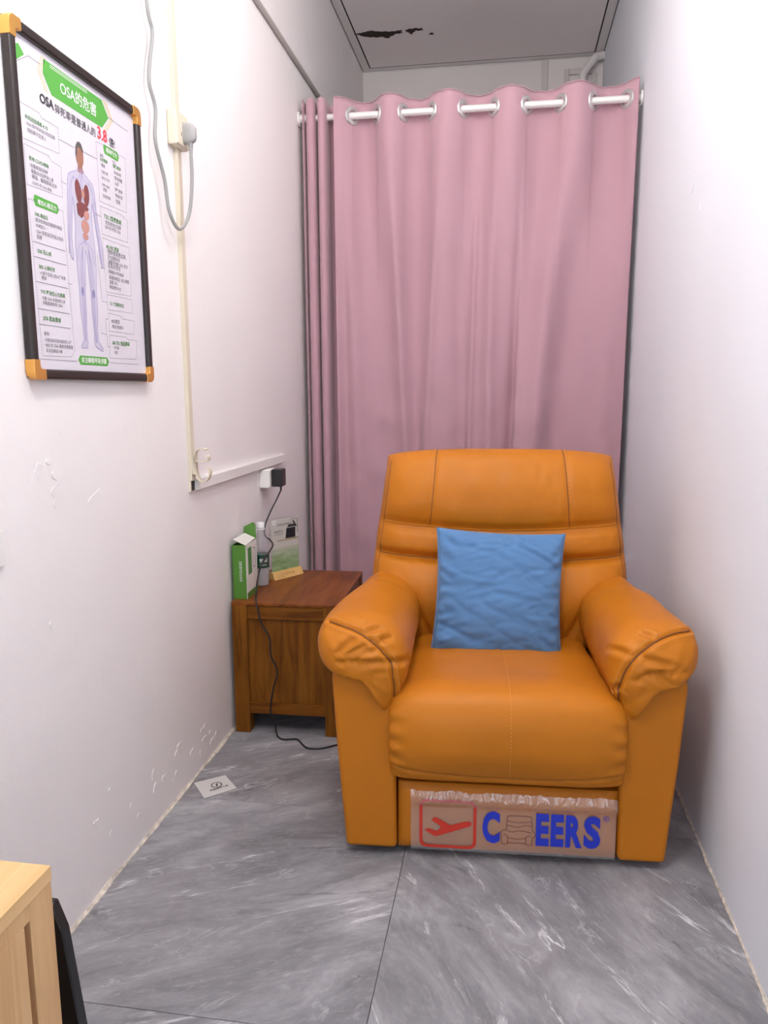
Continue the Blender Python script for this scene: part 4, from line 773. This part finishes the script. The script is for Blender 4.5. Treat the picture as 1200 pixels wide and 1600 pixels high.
# green and white carton with its lid flaps up
bx = thing('carton', 'green and white open carton standing at the front of the side table', 'box', (-0.9490, 2.590, TT), math.radians(2))
W2, DB, HB = 0.0255, 0.135, 0.200
g = G(); g.box((-W2, 0, 0), (W2, 0.0015, HB)); g.box((-W2, DB - 0.0015, 0), (W2, DB, HB)); g.box((-W2, 0, 0), (-W2 + 0.0015, DB, HB)); g.box((-W2, 0, 0), (W2, DB, 0.0015)); build('green_sleeve', g, M['boxgreen'], bx, 0)
build('white_side', G().box((W2, 0, 0), (W2 + 0.0012, DB, HB)), M['boxwhite'], bx, 0)
build('green_stripe', G().box((W2 + 0.0012, 0.004, 0.0), (W2 + 0.0015, DB, 0.022)), M['boxgreen'], bx, 0)
build('picture_print', G().box((W2 + 0.0012, 0.022, 0.085), (W2 + 0.0016, 0.066, 0.185)), M['dgreenink'], bx, 0)
g = G(); ribbon(g, rrect(0.082, 0.10, 0.112, 0.175, 0.0145), 0.003, (W2 + 0.0016, 0, 0), (0, 1, 0), (0, 0, 1), True); build('device_outline', g, M['ink'], bx, 0)
g = G(); g.prism([(-W2, 0), (W2, 0), (W2 - 0.003, 0.055), (W2 - 0.012, 0.062), (-W2 + 0.004, 0.045)], (0, DB - 0.001, HB), (1, 0, 0), (0, 0.12, 1), (0, -0.0015, 0)); build('back_flap', g, M['boxgreen'], bx, 0)
fl = [Vector((W2, 0.0, HB)), Vector((W2, DB * 0.9, HB + 0.004)), Vector((-W2 + 0.012, DB * 0.9, HB + 0.022)), Vector((-W2 + 0.004, 0.005, HB + 0.020))]
g = G().add(fl + [p + Vector((0.0003, 0, 0.0014)) for p in fl], [(0, 1, 2, 3), (7, 6, 5, 4), (0, 1, 5, 4), (1, 2, 6, 5), (2, 3, 7, 6), (3, 0, 4, 7)]); build('top_flap', g, M['boxwhite'], bx, 0)
g = G(); text(g, 'OXYGUIDES', (0.010, -0.0006, 0.066), (0, 0, 1), (-1, 0, 0), w=0.075, bold=0.0); build('side_lettering', g, M['whiteink'], bx, 0)
# water bottle
bt = thing('water_bottle', 'clear plastic water bottle with a dark green label behind the carton', 'bottle', (-0.934, 2.798, TT))
build('bottle_body', G().lathe([(0.020, 0.0), (0.027, 0.002), (0.0300, 0.010), (0.0300, 0.060), (0.0290, 0.066), (0.0300, 0.072), (0.0300, 0.128), (0.0290, 0.135), (0.0300, 0.142), (0.0285, 0.160), (0.0240, 0.185), (0.0175, 0.208), (0.0145, 0.220), (0.0145, 0.232)], 28), M['pet'], bt)
build('water', G().lathe([(0.0185, 0.0015), (0.0255, 0.004), (0.0282, 0.012), (0.0282, 0.064)], 24), M['water'], bt)
build('cap', G().lathe([(0.0150, 0.2285), (0.0158, 0.2295), (0.0158, 0.246), (0.0145, 0.249)], 24), M['cap'], bt); build('neck_ring', G().lathe([(0.0150, 0.221), (0.0175, 0.2225), (0.0175, 0.2245), (0.0150, 0.226)], 24), M['cap'], bt)
build('label', G().loft([[(0.0304 * math.cos(a), 0.0304 * math.sin(a), z) for a in [2 * PI * k / 32 for k in range(32)]] for z in (0.074, 0.126)], True, False), M['blabel'], bt)
g = G()
def wrap(gx, rad, a0):
    gx.v = [(rad * math.cos(a0 + x / rad), rad * math.sin(a0 + x / rad), z) for x, y, z in gx.v]; return gx
text(g, '怡宝', (0.0, 0, 0.096), (1, 0, 0), (0, 0, 1), h=0.017, bold=0.02); text(g, '饮用纯净水', (0.0, 0, 0.083), (1, 0, 0), (0, 0, 1), h=0.006)
build('label_lettering', wrap(g, 0.0307, -PI * 0.48), M['whiteink'], bt, 0)
# acrylic sign in a bamboo foot
sg = thing('sign_stand', 'clear acrylic sign with a printed card in a bamboo foot on the side table', 'sign', (-0.8845, 2.950, TT), math.radians(59))
build('bamboo_foot', G().prism([(-0.026, 0), (0.026, 0), (0.012, 0.030), (-0.012, 0.030)], (-0.080, 0, 0), (0, 1, 0), (0, 0, 1), (0.160, 0, 0), 0.0015, 2), M['bamboo'], sg)
build('acrylic_sheet', G().box((-0.078, -0.003, 0.018), (0.078, 0.003, 0.245), 0.001, 1), M['acryl'], sg)
cd = build('printed_card', G().box((-0.074, -0.0038, 0.028), (0.074, -0.0031, 0.241)), M['print1'], sg, 0)
def SL(k): return (0, -0.0039 - 0.0003 * k, 0)
g = G(); flat(g, [(-0.074, 0.029), (0.074, 0.029), (0.074, 0.125), (-0.074, 0.125)], SL(0), AX, AZ); build('grass_print', g, M['grass'], cd, 0)
g = G(); flat(g, [(-0.035, 0.150), (0.073, 0.150), (0.073, 0.158), (-0.045, 0.155)], SL(1), AX, AZ); build('shelf_print', g, M['shelfink'], cd, 0)
g = G(); flat(g, [(0.002, 0.158), (0.056, 0.158), (0.058, 0.200), (0.008, 0.200)], SL(2), AX, AZ); flat(g, [(0.012, 0.203), (0.06, 0.203), (0.056, 0.213), (0.02, 0.213)], SL(2), AX, AZ); flat(g, [(0.040, 0.226), (0.048, 0.228), (0.066, 0.203), (0.060, 0.200)], SL(2), AX, AZ); flat(g, [(0.067, 0.175), (0.070, 0.175), (0.069, 0.235), (0.067, 0.235)], SL(2), AX, AZ); build('device_print', g, M['black'], cd, 0)
g = G(); flat(g, [(-0.066, 0.222), (-0.050, 0.222), (-0.050, 0.238), (-0.066, 0.238)], SL(1), AX, AZ); build('logo_square', g, M['whiteink'], cd, 0)
g = G(); ribbon(g, ell(-0.058, 0.230, 0.004, 0.004, 10), 0.0024, SL(2), AX, AZ, True); text(g, '家用无创呼吸机', (-0.040, SL(2)[1], 0.212), AX, AZ, w=0.076, bold=0.01); text(g, '静音舒适', (-0.058, SL(2)[1], 0.185), AX, AZ, w=0.046, bold=0.02); text(g, '呵护每晚睡眠', (-0.054, SL(2)[1], 0.176), AX, AZ, w=0.042); text(g, '睡眠呼吸', (0.036, SL(2)[1], 0.231), AX, AZ, w=0.030); build('card_lettering', g, M['greyink'], cd, 0)
g = G(); Nf = Vector((0, -0.906, 0.423)); Zf = (0, 0.423, 0.906); Of = Vector((0, -0.026, 0)) + Nf * 0.0006
ribbon(g, ell(-0.030, 0.016, 0.0065, 0.0065), 0.0016, Of, AX, Zf, True); text(g, '元气生活', Of + Vector((-0.018, 0.423 * 0.011, 0.906 * 0.011)), AX, Zf, w=0.052, bold=0.01); build('foot_lettering', g, M['brownink'], sg, 0)

# ------------------------------------------------------------------ leaflet on the floor
lf = thing('leaflet', 'white paper leaflet lying on the floor beside the left wall', 'leaflet', (-0.8995, 2.159, 0.0))
C4 = [(-0.977, 2.167), (-0.904, 2.083), (-0.825, 2.157), (-0.891, 2.230)]; C4 = [(x + 0.8995 + (0.004 if x < -0.95 else 0), y - 2.159) for x, y in C4]
build('sheet', G().prism(C4, (0, 0, 0.0006), (1, 0, 0), (0, 1, 0), (0, 0, 0.0014)), M['leafpaper'], lf, 0)
u = Vector((0.0765, 0.0685, 0)).normalized(); v = Vector((-0.070, 0.078, 0)).normalized(); g = G()
o = Vector((0.004, 0.006, 0.0024)); ring = ell(0, 0, 0.016, 0.016, 24); ribbon(g, ring, 0.0034, o, u, v, True); flat(g, [(-0.005, -0.010), (0.001, -0.008), (0.007, 0.010), (0.000, 0.006)], o, u, v); text(g, '睡眠健康管理', o - u * 0.030 - v * 0.028, u, v, w=0.060, bold=0.02)
build('print', g, M['ink'], lf, 0)

# ------------------------------------------------------------------ pale oak cabinet at the lower left, dark stand beyond it
ZT, XC, Y1, Y0 = 0.62, -0.5945, 0.858, 0.28
cb = thing('oak_cabinet', 'pale oak cabinet with a grooved side at the lower left corner', 'cabinet', (XC, Y1, 0))
build('top', G().box((XL + 0.004 - XC, Y0 - Y1, ZT - 0.022), (0, 0, ZT), 0.0015, 2), M['oaky'], cb)
build('far_stile', G().box((-0.022, -0.050, 0), (-0.001, -0.001, ZT - 0.0222), 0.001, 1), M['oak'], cb)
build('top_strip', G().box((-0.022, Y0 - Y1, ZT - 0.045), (-0.0012, -0.050, ZT - 0.0222)), M['oak'], cb, 0)
build('door', G().box((-0.022, Y0 - Y1 + 0.002, 0.012), (-0.0012, -0.062, ZT - 0.046), 0.001, 1), M['oak'], cb)
g = G(); g.box((XL + 0.004 - XC, -0.018, 0), (-0.022, -0.001, ZT - 0.0222)); g.box((XL + 0.004 - XC, Y0 - Y1, 0), (-0.022, Y0 - Y1 + 0.018, ZT - 0.0222)); g.box((-0.034, Y0 - Y1 + 0.018, 0), (-0.0225, -0.018, ZT - 0.0222)); build('carcass', g, M['oak'], cb, 0)
st = thing('dark_stand', 'dark slanted stand beyond the pale oak cabinet, beside the left wall', 'stand', (-0.70, 0.93, 0))
P = [(-0.27, 0.0), (0.115, 0.0), (0.065, 0.458), (0.05, 0.50), (-0.20, 0.50)]
build('side_panel', G().prism(P, (0, 0, 0), (1, 0, 0), (0, 0, 1), (0, 0.02, 0), 0.002, 1), M['black'], st); build('shelf', G().box((-0.24, 0.02, 0.05), (0.06, 0.05, 0.07), 0.002), M['black'], st)
